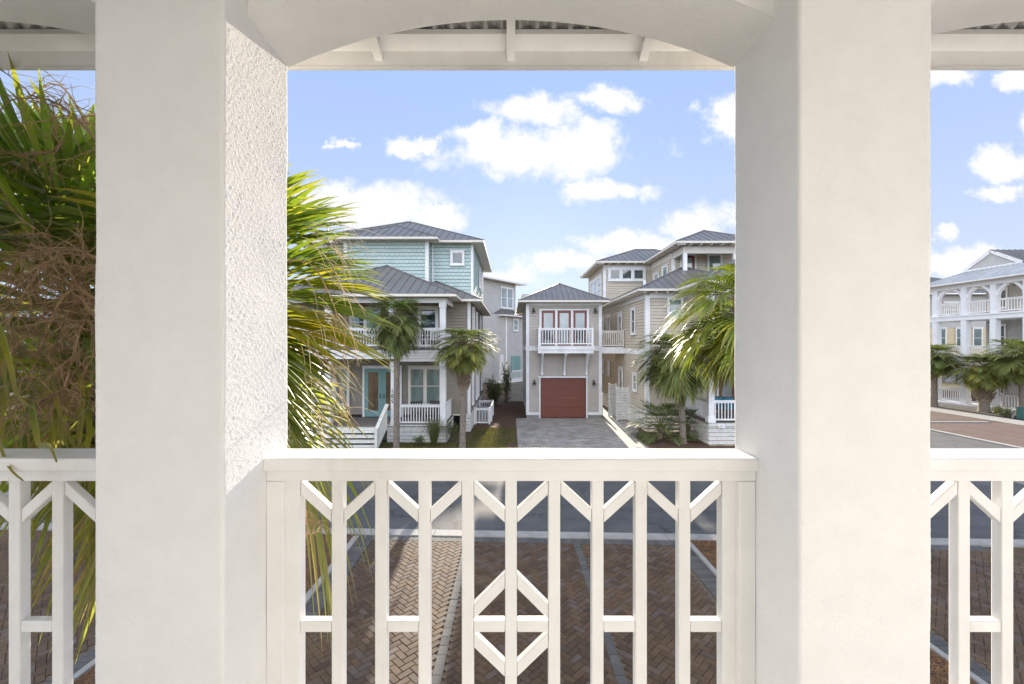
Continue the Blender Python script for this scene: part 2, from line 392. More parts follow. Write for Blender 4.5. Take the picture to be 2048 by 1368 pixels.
# arches
A0 = 1.511; ZS = Zp(135, D1); ZC = Zp(40, D1)
for bc, hb in ((0, .9), (-2.204, .9), (2.217, .9)):
    n = 380; x = np.linspace(-hb, hb, n); rise = ZC - ZS; Rr = (hb * hb + rise * rise) / (2 * rise)
    zc = ZC - Rr; th = np.arcsin(x / Rr); zz = zc + Rr * np.cos(th)
    ys = np.arange(A0, D1 + .001, .005); ys[-1] = D1
    P = np.zeros((len(ys), n, 3)); P[:, :, 0] = x + bc; P[:, :, 1] = ys[:, None]; P[:, :, 2] = zz
    N = np.zeros_like(P); N[:, :, 0] = -np.sin(th); N[:, :, 2] = -np.cos(th)
    ar = grid_obj('arch', P.reshape(-1, 3), N.reshape(-1, 3), n, len(ys), M['stucco'], bal)
    for y_, fl in ((A0, 1), (D1, 0)):
        mb = MB()
        for i in range(0, n - 1, 4):
            j = min(i + 4, n - 1)
            q = [(x[i] + bc, y_, zz[i]), (x[j] + bc, y_, zz[j]), (x[j] + bc, y_, 6.02), (x[i] + bc, y_, 6.02)]
            if not fl: q = q[::-1]
            mb.quad(*q)
        mb.build('beam_face', M['stucco'], ar)
mb = MB(); mb.box(-4, 4, D0 + .01, D1 - .01, 5.862, 6.0); mb.build('beam', M['stucco'], bal)
mb = MB(); mb.box(-4, 4, -.95, D1 + .05, FZ - .3, FZ); mb.build('floor_slab', M['floor'], bal)
mb = MB(); mb.box(-4, 4, -.95, A0 - .002, 6.02, 6.1); mb.build('ceiling', M['paint'], bal)
mb = MB(); mb.box(-4, -.55, -1.15, -.95, FZ, 6.1); mb.box(.55, 4, -1.15, -.95, FZ, 6.1); mb.box(-.55, .55, -1.15, -.95, FZ + 2.3, 6.1); mb.box(-4, 4, -1.15, -.95, 0, FZ - .31)
mb.build('house_wall', M['inner_wall'], bal)
mb = MB(); mb.box(-.55, .55, -1.12, -1.06, FZ, FZ + 2.3); mb.build('door', M['pale_glass'], bal)
# eave
FY = 2.05; FB = Zp(123, FY); sl_ = .46
ev = MB()
ev.box(-4, 4, FY, FY + .035, FB - .018, FB + .11)           # fascia
roofp = ev.build('eave', M['paint'], bal)
mb = MB(); mb.box(-4, 4, FY - .002, FY + .012, FB - .034, FB - .02); mb.build('drip_edge', M['trim'], roofp)
zb = FB + .046
mb = MB()
def slab(mb, x0, x1, ya, yb, za, th):   # sloped board, za at FY, rising towards the house
    zA = za + (FY - ya) * sl_; zB = za + (FY - yb) * sl_
    mb.add([(x0,ya,zA),(x1,ya,zA),(x1,yb,zB),(x0,yb,zB),(x0,ya,zA+th),(x1,ya,zA+th),(x1,yb,zB+th),(x0,yb,zB+th)],
           [(0,3,2,1),(4,5,6,7),(0,1,5,4),(1,2,6,5),(2,3,7,6),(3,0,4,7)])
slab(mb, -4, 4, FY - .07, FY - .001, zb, .022); mb.build('sheathing_board', M['paint'], roofp)
for i in range(-6, 7):
    xc = i * .613; mb = MB(); slab(mb, xc - .019, xc + .019, D1 - .02, FY - .001, FB + .001, .0445); mb.build('rafter', M['paint'], roofp)
mb = MB(); n = 900
for i in range(n):
    xa = -4 + 8 * i / n; xb = -4 + 8 * (i + 1) / n
    fa = .013 * math.cos(xa * 2 * math.pi / .0762); fb_ = .013 * math.cos(xb * 2 * math.pi / .0762)
    z0 = zb + .036
    mb.quad((xa, 1.2, z0 + (FY - 1.2) * sl_ + fa), (xb, 1.2, z0 + (FY - 1.2) * sl_ + fb_), (xb, FY + .06, z0 - .06 * sl_ + fb_), (xa, FY + .06, z0 - .06 * sl_ + fa))
mb.build('corrugated_roof', M['corr'], roofp, smooth=True)
mb = MB(); mb.box(-4, 4, 1.2, 1.22, 6.0, 6.3); mb.build('roof_closure', M['paint'], roofp)

# railings
def bev(o, w=.004):
    b = o.modifiers.new('bevel', 'BEVEL'); b.width = w; b.segments = 2; b.limit_method = 'ANGLE'; return o
BY0, BY1 = 1.65, 1.69; BS = .1622; BW = .0437
def railing(xo, hb0, hb1):
    cap = MB(); zt = 4.087
    cap.box(xo + hb0 - .002, xo + hb1 + .002, 1.604, 1.772, zt - .047, zt)
    r = bev(cap.build('railing', M['paint'], bal), .007)
    def sub(nm, *bx, mbx=None):
        m_ = mbx or MB()
        if bx: m_.box(*bx)
        return bev(m_.build(nm, M['paint'], r, world=False))
    tb = Zp(963, 1.62)
    sub('top_rail', xo + hb0, xo + hb1, 1.622, 1.712, tb, zt - .0475)
    zb_ = FZ + .09
    sub('bottom_rail', xo + hb0 + .06, xo + hb1 - .06, 1.63, 1.71, zb_, zb_ + .06)
    sub('end_post', xo + hb0, xo + hb0 + .062, 1.624, 1.71, FZ, tb - .001); sub('end_post', xo + hb1 - .062, xo + hb1, 1.624, 1.71, FZ, tb - .001)
    X = [xo + (i - 5) * BS for i in range(11)]
    for i in range(11):
        wd = BW / 2
        if i in (0, 10):
            s_ = -1 if i == 0 else 1
            sub('baluster', X[i] - wd - (.0215 if i == 0 else 0), X[i] + wd + (.0215 if i == 10 else 0), BY0, BY1 + .01, zb_ + .061, tb - .001)
        else: sub('baluster', X[i] - wd, X[i] + wd, BY0, BY1, zb_ + .061, tb - .001)
    def zpx(zy): return Zp(880 + zy / 2.048, BY0)
    def brace(xa, za, xb, zb2, h):
        """diagonal with vertical cut ends; z values are the top edge"""
        m_ = MB(); a, b = BY0 + .003, BY1 - .003
        m_.add([(xa,a,za-h),(xb,a,zb2-h),(xb,b,zb2-h),(xa,b,za-h),(xa,a,za),(xb,a,zb2),(xb,b,zb2),(xa,b,za)],
               [(0,3,2,1),(4,5,6,7),(0,1,5,4),(1,2,6,5),(2,3,7,6),(3,0,4,7)] if xb > xa else
               [(0,1,2,3),(4,7,6,5),(0,4,5,1),(1,5,6,2),(2,6,7,3),(3,7,4,0)])
        sub('brace', mbx=m_)
    g = BW / 2 + .001
    for i in (1, 3, 5, 7, 9):
        for s_ in (-1, 1):
            brace(X[i] + s_ * g, zpx(285), X[i] + s_ * (BS - g), zpx(168), .052)
    def cross(i, j):
        sub('cross_bar', X[i] + g, X[j] - g, BY0 + .002, BY1 - .002, zpx(790), zpx(744))
    for i, j in ((0, 1), (2, 3), (4, 5), (5, 6), (7, 8), (9, 10)): cross(i, j)
    for s_ in (-1, 1):
        brace(X[5] + s_ * g, zpx(548), X[5] + s_ * (BS - g), zpx(675), .058)
        brace(X[5] + s_ * g, zpx(915), X[5] + s_ * (BS - g), zpx(792), .055)
    return r
railing(0, -.9, .9); railing(-PITCH, -.9 - .024, .876); railing(PITCH, -.863, .92)

# ------------------------------------------------------------------ ground
def ground_mat(name, fn):
    m, t, b = base_mat(name); pos = t.new('ShaderNodeNewGeometry').outputs['Position']; fn(t, b, pos); return m
def asph(t, b, pos):
    n = t.noise(pos, 1.2, 6, .6); n2 = t.noise(pos, 90, 3, .7)
    c = t.mix(t.ramp(n, .3, .7), (.05, .053, .057), (.078, .08, .082)); c = t.mix(t.ramp(n2, .45, .75, 0, .6), c, (.14, .136, .13)); n3 = t.noise(t.v('MULTIPLY', pos, (.25, 1.6, 1)), 1.1, 6, .7); c = t.mix(t.ramp(n3, .5, .62, 0, .5), c, (.045, .047, .05)); v_ = t.new('ShaderNodeTexVoronoi', feature='DISTANCE_TO_EDGE'); v_.inputs['Scale'].default_value = .28; t.set(v_.inputs['Vector'], t.v('ADD', pos, t.v('MULTIPLY', t.noise(pos, .9, 5, .7, out=1), (1.5, 1.5, 0)))); c = t.mix(t.ramp(v_.outputs[0], .004, .012, .7, 0), c, (.03, .03, .03))
    t.set(b.inputs['Base Color'], c); b.inputs['Roughness'].default_value = .85
    bn = t.new('ShaderNodeBump'); bn.inputs['Distance'].default_value = .004; t.set(bn.inputs['Height'], n2); t.l.new(bn.outputs[0], b.inputs['Normal'])
M['asphalt'] = ground_mat('asphalt', asph)
def soil(t, b, pos):
    n = t.noise(pos, 1.1, 7, .65); n2 = t.noise(pos, 35, 5, .7)
    c = t.mix(t.ramp(n, .35, .65), (.055, .032, .018), (.10, .058, .03)); c = t.mix(t.ramp(n2, .4, .7, 0, .7), c, (.15, .085, .04))
    g = t.ramp(t.noise(pos, .7, 5, .7), .52, .62, 0, .75); c = t.mix(g, c, (.045, .055, .022))
    t.set(b.inputs['Base Color'], c); b.inputs['Roughness'].default_value = .95
    bn = t.new('ShaderNodeBump'); bn.inputs['Distance'].default_value = .03; t.set(bn.inputs['Height'], n2); t.l.new(bn.outputs[0], b.inputs['Normal'])
M['soil'] = ground_mat('mulch_and_thin_grass', soil)
def mulch(t, b, pos):
    n = t.noise(pos, 2.0, 7, .65); n2 = t.noise(t.v('MULTIPLY', pos, (1, .4, 1)), 60, 5, .7)
    c = t.mix(t.ramp(n, .35, .65), (.045, .022, .013), (.085, .042, .022)); c = t.mix(t.ramp(n2, .45, .7, 0, .8), c, (.17, .09, .04))
    t.set(b.inputs['Base Color'], c); b.inputs['Roughness'].default_value = .95
    bn = t.new('ShaderNodeBump'); bn.inputs['Distance'].default_value = .03; t.set(bn.inputs['Height'], n2); t.l.new(bn.outputs[0], b.inputs['Normal'])
M['mulch'] = ground_mat('pine_straw_mulch', mulch)
def pavers(name, c1, c2, mortar, bw, rh, rot=0, hi=None):
    def fn(t, b, pos):
        mp = t.new('ShaderNodeMapping'); mp.inputs['Rotation'].default_value = (0, 0, R(rot)); t.set(mp.inputs[0], pos)
        br = t.new('ShaderNodeTexBrick'); t.set(br.inputs[0], mp.outputs[0]); br.inputs['Scale'].default_value = 1
        br.inputs['Brick Width'].default_value = bw; br.inputs['Row Height'].default_value = rh; br.inputs['Mortar Size'].default_value = .007
        br.inputs['Color1'].default_value = c1 + (1,); br.inputs['Color2'].default_value = c2 + (1,); br.inputs['Mortar'].default_value = mortar + (1,)
        n = t.noise(pos, .9, 6, .65); c = t.mix(t.ramp(n, .35, .7, 0, .55), br.outputs[0], tuple(x * .6 for x in c1))
        n3 = t.noise(pos, 26, 4, .7); c = t.mix(t.ramp(n3, .5, .8, 0, .5), c, hi or tuple(min(1, x * 1.7) for x in c2))
        t.set(b.inputs['Base Color'], c); b.inputs['Roughness'].default_value = .85
        bn = t.new('ShaderNodeBump'); bn.inputs['Distance'].default_value = .008; t.set(bn.inputs['Height'], t.m('SUBTRACT', n3, br.outputs[1])); t.l.new(bn.outputs[0], b.inputs['Normal'])
    return ground_mat(name, fn)
M['drive'] = pavers('grey_driveway_pavers', (.22, .21, .19), (.42, .40, .365), (.075, .07, .065), .32, .15)
M['brickfar'] = pavers('red_brown_pavers', (.085, .05, .038), (.12, .072, .055), (.05, .033, .026), .24, .12, 45)
M['border'] = pavers('grey_border_pavers', (.14, .145, .15), (.22, .225, .225), (.05, .045, .04), .3, .115)

def sheet(name, x0, x1, y0, y1, z, m, kind='structure', step=None):
    mb = MB(); mb.quad((x0, y0, z), (x1, y0, z), (x1, y1, z), (x0, y1, z)); return tag(mb.build(name, m), kind=kind)
def polysheet(name, pts, z, m):
    mb = MB(); mb.add([(x, y, z) for x, y in pts], [tuple(range(len(pts)))]); return tag(mb.build(name, m), kind='structure')
sheet('ground', -900, 900, -300, 1500, -.012, M['soil'])
KY = lambda x: 10.62 - .04 * x           # near kerb line
polysheet('street', [(-90, KY(-90)), (60, KY(60)), (60, 17.3), (22, 17.3), (22, 90), (17.2, 90), (17.2, 17.6), (-90, 17.6)], .0, M['asphalt'])
def kerb(pts, w=.3, h0=-.05, h1=.05):
    mb = MB()
    for (a, b) in zip(pts, pts[1:]):
        a = Vector((a[0], a[1], 0)); b = Vector((b[0], b[1], 0)); L = (b - a).length; n = max(1, int(L / 1.8)); u = (b - a) / L
        for i in range(n):
            p = a + u * (L * i / n + .006); q = a + u * (L * (i + 1) / n - .006)
            if (p - Vector((0, 15, 0))).length > 60: continue
            mb.bar(p + Vector((0, 0, (h0 + h1) / 2)), q + Vector((0, 0, (h0 + h1) / 2)), w, h1 - h0)
    return tag(mb.build('kerb', M['concrete']), kind='structure')
kerb([(-60, KY(-60) - .16), (40, KY(40) - .16)], .32, h1=.035)
kerb([(-60, 17.75), (16.8, 17.75)], .3, h1=.05)
kerb([(22.15, 17.3), (22.15, 27)], .3, h1=.05)
# herringbone paving, each brick modelled
def herring():
    rng = random.Random(4); mb = MB(); bw = .105; L = .21; c, s_ = math.cos(R(45)), math.sin(R(45)); g = .006
    def brick(u, v, w_, l_):
        cx_, cy_ = u + w_ / 2, v + l_ / 2; X_ = cx_ * c - cy_ * s_; Y_ = cx_ * s_ + cy_ * c + 8
        if not (-9.5 < X_ < 10.5 and 3.6 < Y_ < KY(X_) - .42): return
        if -5.95 < X_ < -3.62 or 3.98 < X_ < 6.3: return
        if abs(X_ + 1.0) < .075 or abs(X_ - 1.48) < .075 or -3.62 < X_ < -3.18 or 3.6 < X_ < 3.98 or -6.2 < X_ < -5.9 or 6.25 < X_ < 6.6: return
        z = .012 + rng.uniform(-.0025, .0025); k = rng.random(); mb.cur = (k, rng.random(), rng.random(), 1)
        us = [u + g / 2, u + w_ - g / 2]; vs_ = [v + g / 2, v + l_ - g / 2]; ch = .006
        P_ = []
        for (dz_, e) in ((-.03, 0), (z - ch + 0, 0), (z, ch)):
            for (a, b) in ((us[0] + e, vs_[0] + e), (us[1] - e, vs_[0] + e), (us[1] - e, vs_[1] - e), (us[0] + e, vs_[1] - e)):
                P_.append((a * c - b * s_, a * s_ + b * c + 8, dz_))
        mb.add(P_, [(4,5,1,0)[::-1], (5,6,2,1)[::-1], (6,7,3,2)[::-1], (7,4,0,3)[::-1], (4,5,9,8), (5,6,10,9), (6,7,11,10), (7,4,8,11), (8,9,10,11)])
    N = 84
    for i in range(-N, N):
        for j in range(-N, N):
            # herringbone lattice
            ou = i * bw + j * L; ov = i * bw - j * L
            ou = i * bw + j * 2 * L / 2 ; 
            brick(i * bw + j * L, i * bw - j * L * 1.0, L, bw)
            brick(i * bw + j * L - 0, i * bw - j * L + bw, bw, L)
    return mb
hb = herring()
def pbrick():
    m, t, b = base_mat('red_brown_brick_pavers'); a = t.new('ShaderNodeAttribute', attribute_name='tint'); sp = t.new('ShaderNodeSeparateColor'); t.set(sp.inputs[0], a.outputs['Color'])
    pos = t.new('ShaderNodeNewGeometry').outputs['Position']
    c = t.mix(sp.outputs[0], (.042, .024, .012), (.088, .051, .025)); c = t.mix(t.ramp(sp.outputs[1], .7, 1., 0, .7, 'LINEAR'), c, (.10, .085, .08))
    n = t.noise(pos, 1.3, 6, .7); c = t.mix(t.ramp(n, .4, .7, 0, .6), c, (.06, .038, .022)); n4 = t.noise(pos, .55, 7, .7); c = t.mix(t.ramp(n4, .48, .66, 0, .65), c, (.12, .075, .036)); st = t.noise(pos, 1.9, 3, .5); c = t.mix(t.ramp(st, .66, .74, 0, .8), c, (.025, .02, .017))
    n2 = t.noise(pos, 70, 4, .75); c = t.mix(t.ramp(n2, .5, .8, 0, .55), c, (.18, .12, .07))
    t.set(b.inputs['Base Color'], c); b.inputs['Roughness'].default_value = .82
    bn = t.new('ShaderNodeBump'); bn.inputs['Distance'].default_value = .004; t.set(bn.inputs['Height'], n2); t.l.new(bn.outputs[0], b.inputs['Normal']); return m
tag(hb.build('paving', pbrick(), attr=True), kind='structure')
M['joint'] = mat('paver_joint_sand', (.11, .085, .06), .95, .3, 30)
for (a, b) in ((-9.6, -5.9), (-3.65, 4.0), (6.3, 10.5)): sheet('paving_bed', a, b, 3.5, 10.1, -.006, M['joint'])
def strip(xc, w_, n=1, y0=3.6, y1=10.15, name='paving_strip', bl=.2):
    mb = MB(); rng = random.Random(int(xc * 100)); y = y0
    while y < y1:
        for k in range(n):
            ww = w_ / n; xa = xc - w_ / 2 + k * ww
            mb.cur = (rng.random(), 0, 0, 1); z = .016 + rng.uniform(-.003, .003)
            mb.box(xa + .004, xa + ww - .004, y + .004, y + bl - .004, -.02, z)
        y += bl
    tag(mb.build(name, M['gpaver'], attr=True), kind='structure')
def gp():
    m, t, b = base_mat('grey_pavers'); a = t.new('ShaderNodeAttribute', attribute_name='tint'); sp = t.new('ShaderNodeSeparateColor'); t.set(sp.inputs[0], a.outputs['Color'])
    pos = t.new('ShaderNodeNewGeometry').outputs['Position']; c = t.mix(sp.outputs[0], (.05, .05, .049), (.085, .083, .078))
    n2 = t.noise(pos, 40, 4, .75); c = t.mix(t.ramp(n2, .45, .8, 0, .5), c, (.18, .172, .155)); t.set(b.inputs['Base Color'], c); b.inputs['Roughness'].default_value = .85; return m
M['gpaver'] = gp()
strip(-1.0, .14); strip(1.48, .14); strip(-3.36, .34, bl=.12); strip(3.79, .34, bl=.12); strip(-6.06, .28, bl=.12); strip(6.43, .28, bl=.12)
mb = MB()
for i in range(160):
    xa = -9.5 + i * .125; mb.cur = (random.Random(i).random(), 0, 0, 1)
    p = KY(xa) - .34; mb.box(xa + .003, xa + .122, p - .24, p, -.02, .016)
tag(mb.build('paving_strip', M['gpaver'], attr=True), kind='structure')
kerb([(-3.6, 3.6), (-3.6, 10.3)], .12, h1=.06); kerb([(4.02, 3.6), (4.02, 10.1)], .1, h1=.05)
kerb([(-5.86, 3.6), (-5.86, 10.5)], .1, h1=.05); kerb([(6.22, 3.6), (6.22, 10.0)], .1, h1=.05)
sheet('mulch_bed', -5.8, -3.66, 2.2, 10.6, .02, M['mulch']); sheet('mulch_bed', 4.07, 6.17, 2.2, 10.15, .02, M['mulch'])
# pine straw needles lying on the beds
def needles(name, x0, x1, y0, y1, n, seed, m, z=.02, ln=(.06, .16), up=.05, w_=.0035):
    rng = random.Random(seed); mb = MB()
    for i in range(n):
        x = rng.uniform(x0, x1); y = rng.uniform(y0, y1); a = rng.uniform(0, 6.28); l = rng.uniform(*ln); h = rng.uniform(0, up)
        d = Vector((math.cos(a), math.sin(a), 0)); s_ = Vector((-d.y, d.x, 0)) * w_; p = Vector((x, y, z + rng.uniform(0, .02)))
        e = p + d * l + Vector((0, 0, h)); mb.cur = (rng.random() * .3, rng.random(), 0, 1)
        mb.add([tuple(p - s_), tuple(p + s_), tuple(e)], [(0, 1, 2)])
    return tag(mb.build(name, m, attr=True), kind='stuff', label=None)
nm = needles('pine_straw', 4.1, 6.15, 5.8, 10.1, 9000, 1, M['needle']); tag(nm, 'brown pine straw covering the bed right of the brick parking bays', 'pine straw')
nm = needles('pine_straw', -5.8, -3.68, 5.8, 10.2, 7000, 2, M['needle']); tag(nm, 'brown pine straw covering the bed left of the brick parking bays', 'pine straw')
# far side
sheet('driveway', .3, 6.05, 17.9, 27.15, .006, M['drive'])
polysheet('driveway_path', [(6.052, 21.5), (6.9, 23.8), (7.0, 40), (5.6, 40), (5.6, 27.2), (6.052, 27.2)], .002, M['drive'])
polysheet('mulch_bed', [(6.4, 17.9), (16.6, 17.9), (16.6, 23.2), (6.96, 23.2), (6.4, 21)], -.002, M['mulch'])
polysheet('mulch_bed', [(-2.0, 23.5), (.28, 20), (.28, 27.2), (.9, 27.4), (.9, 42), (-2.0, 42)], -.004, M['mulch'])
sheet('paving', 22.3, 28.6, 17.0, 25.6, -.002, M['brickfar']); sheet('paving', 24.0, 28.6, 26.5, 60, -.003, M['brickfar'])
sheet('pavement', 28.6, 30.3, 14, 60, .01, M['concrete'])
kerb([(22.4, 25.75), (27.8, 25.75)], .22, h1=.05); sheet('mulch_bed', 22.3, 28.0, 25.86, 26.5, .03, M['mulch'])
sheet('mulch_bed', 30.3, 33.0, 14, 60, .0, mat('dark_mulch', (.035, .032, .03), .95, .3, 12))
# ------------------------------------------------------------------ house parts
def window(root, P, a0, a1, b0, b1, fr='trim', gl='glass', fw=.09, sash=True, mull=0, head=True, c=.02, name='window'):
    """framed window on wall plane P; mull = number of extra vertical divisions"""
    mb = MB(); f = fw
    P.box(mb, a0, a0 + f, b0, b1, c, c + .06); P.box(mb, a1 - f, a1, b0, b1, c, c + .06)
    P.box(mb, a0 + f, a1 - f, b0, b0 + f * .8, c, c + .058); P.box(mb, a0 + f, a1 - f, b1 - f, b1, c, c + .058)
    if head: P.box(mb, a0 - .05, a1 + .05, b1 + .001, b1 + .05, c, c + .085); P.box(mb, a0 - .04, a1 + .04, b0 - .04, b0 - .001, c, c + .09)
    n = mull + 1; W = (a1 - a0 - 2 * f); cw = (W - mull * f) / n
    for i in range(n):
        x0 = a0 + f + i * (cw + f); x1 = x0 + cw
        if i < mull: P.box(mb, x1, x1 + f, b0 + f * .8, b1 - f, c, c + .056)
        s = .035
        P.box(mb, x0, x0 + s, b0 + f * .8, b1 - f, c, c + .035); P.box(mb, x1 - s, x1, b0 + f * .8, b1 - f, c, c + .035)
        P.box(mb, x0 + s, x1 - s, b0 + f * .8, b0 + f * .8 + s, c, c + .034); P.box(mb, x0 + s, x1 - s, b1 - f - s, b1 - f, c, c + .034)
        if sash: m_ = (b0 + b1) / 2; P.box(mb, x0 + s, x1 - s, m_ - .02, m_ + .02, c, c + .045)
    o = mb.build(name, M[fr], root)
    g = MB(); P.box(g, a0 + f, a1 - f, b0 + f * .8, b1 - f, c - .005, c + .012); g.build('pane', M[gl], o)
    return o
def door(root, P, a0, a1, b0, b1, col='red', gl='glass', fr='trim', leaves=1, c=.02, st=.14, bot=.25, handle=True):
    mb = MB(); f = .1
    P.box(mb, a0, a0 + f, b0, b1, c, c + .06); P.box(mb, a1 - f, a1, b0, b1, c, c + .06); P.box(mb, a0 + f, a1 - f, b1 - f, b1, c, c + .058)
    P.box(mb, a0 - .04, a1 + .04, b1 + .001, b1 + .05, c, c + .085)
    W = a1 - a0 - 2 * f; lw = W / leaves; mul = .0
    fo = mb.build('door_frame', M[fr], root)
    for i in range(leaves):
        x0 = a0 + f + i * lw + .005; x1 = x0 + lw - .01; mb = MB()
        P.box(mb, x0, x0 + st, b0 + .01, b1 - f, c, c + .04); P.box(mb, x1 - st, x1, b0 + .01, b1 - f, c, c + .04)
        P.box(mb, x0 + st, x1 - st, b0 + .01, b0 + bot, c, c + .038); P.box(mb, x0 + st, x1 - st, b1 - f - st, b1 - f, c, c + .038)
        o = mb.build('door', M[col], root)
        g = MB(); P.box(g, x0 + st, x1 - st, b0 + bot, b1 - f - st, c - .004, c + .012); g.build('pane', M[gl], o)
        if handle:
            g = MB(); hx = x1 - st * .5 if i == 0 else x0 + st * .5
            P.box(g, hx - .02, hx + .02, b0 + .95, b0 + 1.2, c + .041, c + .06); P.box(g, hx - .015, hx + .07, b0 + 1.02, b0 + 1.05, c + .06, c + .09); g.build('handle', M['dark'], o)
    return fo
def corner_old(mb, x, y, z0, z1, sx, sy, w_=.13, t_=.022):
    """corner boards; sx, sy = outward signs"""
    mb.box(x + sx * t_, x - sx * w_, y + sy * .0, y + sy * t_, z0, z1); mb.box(x, x + sx * t_, y - sy * .0, y - sy * w_, z0, z1)
def bell_lamp(root, P, a, b):
    mb = MB(); c = P.p(a, b, .14)
    mb.lathe(c, [(.0, .16), (.03, .15), (.035, .09), (.07, .05), (.115, -.06), (.125, -.09), (.0, -.07)], 12)
    P.box(mb, a - .045, a + .045, b + .02, b + .17, .015, .035); P.box(mb, a - .015, a + .015, b + .13, b + .16, .035, .14)
    mb.box(c.x - .012, c.x + .012, c.y - .012, c.y + .012, c.z + .15, c.z + .24)
    return mb.build('wall_lamp', M['dark'], root, smooth=False)
def chair(kind, loc, rz, label, m, cat='chair', group=None, s=1.0):
    r = empty('porch_chair', loc, label, cat, group, rz)
    mb = MB(); mb.box(-.26*s, .26*s, -.25*s, .25*s, .40*s, .45*s); mb.build('seat', m, r, world=False)
    mb = MB()
    for i in range(5): x = (-.22 + i * .11) * s; mb.bar((x, .24*s, .45*s), (x * 1.1, .36*s, .98*s), .075*s, .025*s, up=(0, 1, 0))
    mb.bar((-.26*s, .35*s, .93*s), (.26*s, .35*s, .93*s), .03*s, .06*s); mb.build('backrest', m, r, world=False)
    for sx in (-1, 1):
        mb = MB(); mb.bar((sx*.27*s, -.28*s, .64*s), (sx*.27*s, .3*s, .62*s), .08*s, .025*s); mb.build('armrest', m, r, world=False)
        for sy in (-1, 1):
            mb = MB(); mb.bar((sx*.25*s, sy*.23*s, 0), (sx*.25*s, sy*.23*s, .63*s if sy < 0 else .61*s), .04*s, .04*s, up=(0,1,0)); mb.build('leg', m, r, world=False)
    return r

# ================================================================== left house: taupe porch house with sea-green shingled top floor
A = empty('shingled_house', (-6.8, 22.9, 0), 'taupe house with two-storey white porch and sea-green shingled top floor', 'house')
YA = 22.9; XR = -2.12; XL = -11.5; DP = 20.4; PXR = -3.0; PXL = -10.6; DK = .76; D2 = 4.34
mb = MB()
clap(mb, (XL, YA), (XR, YA), .9, 6.9, .16); clap(mb, (XR, YA), (XR, 33), .9, 6.9, .16); clap(mb, (XL, 33), (XL, YA), .9, 6.9, .16); clap(mb, (XR, 33), (XL, 33), .9, 6.9, .16)
mb.build('wall', M['taupe'], A)
corner(A, XR, YA - .016, .9, 6.75, 1, -1); corner(A, XL, YA - .016, .9, 6.75, -1, -1)
mb = MB()
for k in range(5):      # skirting boards
    z = .02 + k * .175
    mb.box(XR - .35, XR + .03, YA - .05, YA - .02, z, z + .155); mb.box(XR, XR + .03, YA - .02, 33, z, z + .155)
    mb.box(PXL, Xp(655, DP), DP - .03, DP - .0, z - .05, z + .105); mb.box(Xp(777, DP) - .06, PXR + .02, DP - .03, DP - .0, z - .05, z + .105); mb.box(PXR - .01, PXR + .02, DP, YA - .03, z - .05, z + .105)
mb.box(PXL, PXR + .03, DP - .05, DP - .031, DK - .17, DK - .03)
mb.box(XR - .9, XR + .06, YA - .08, YA - .051, .86, .93); mb.box(XR + .031, XR + .06, YA, 33, .86, .93)
mb.build('skirting', M['slat'], A)
mb = MB(); mb.box(PXL, PXR + .06, DP - .08, YA, DK - .03, DK); mb.box(Xp(655, DP), Xp(777, DP), DP + .5, DP + .55, -.05, DK - .031); mb.box(PXL, PXR + .06, DP - .06, YA, D2 - .05, D2); mb.build('porch_floor', M['deck'], A)  # also a dark panel behind the open steps, standing in for their shade
mb = MB(); mb.box(PXL, PXR - .01, DP + .03, YA, D2 - .42, D2 - .38); mb.build('porch_ceiling', M['cream'], A)
mb = MB()      # beam between the floors: stacked boards
za, zb_ = Zp(723, DP), D2 - .06; n = 4
for k in range(n):
    z0 = za + (zb_ - za) * k / n; z1 = za + (zb_ - za) * (k + 1) / n - .012
    mb.box(Xp(790, DP), PXR + .03, DP - .03 - .006 * (k % 2), DP + .03, z0, z1)
    mb.box(PXR, PXR + .03, DP + .03, YA, z0, z1)
for k in range(3):
    z0 = za + .12 + (zb_ - za - .12) * k / 3; mb.box(PXL, Xp(789, DP), DP - .14, DP + .0, z0, z0 + (zb_ - za - .12) / 3 - .015)
mb.box(PXL, PXR + .02, DP - .02, DP + .12, 6.45, 6.66)     # eave beam
mb.box(PXR - .1, PXR + .02, DP + .12, YA, 6.45, 6.66)
mb.build('beam', M['trim'], A)
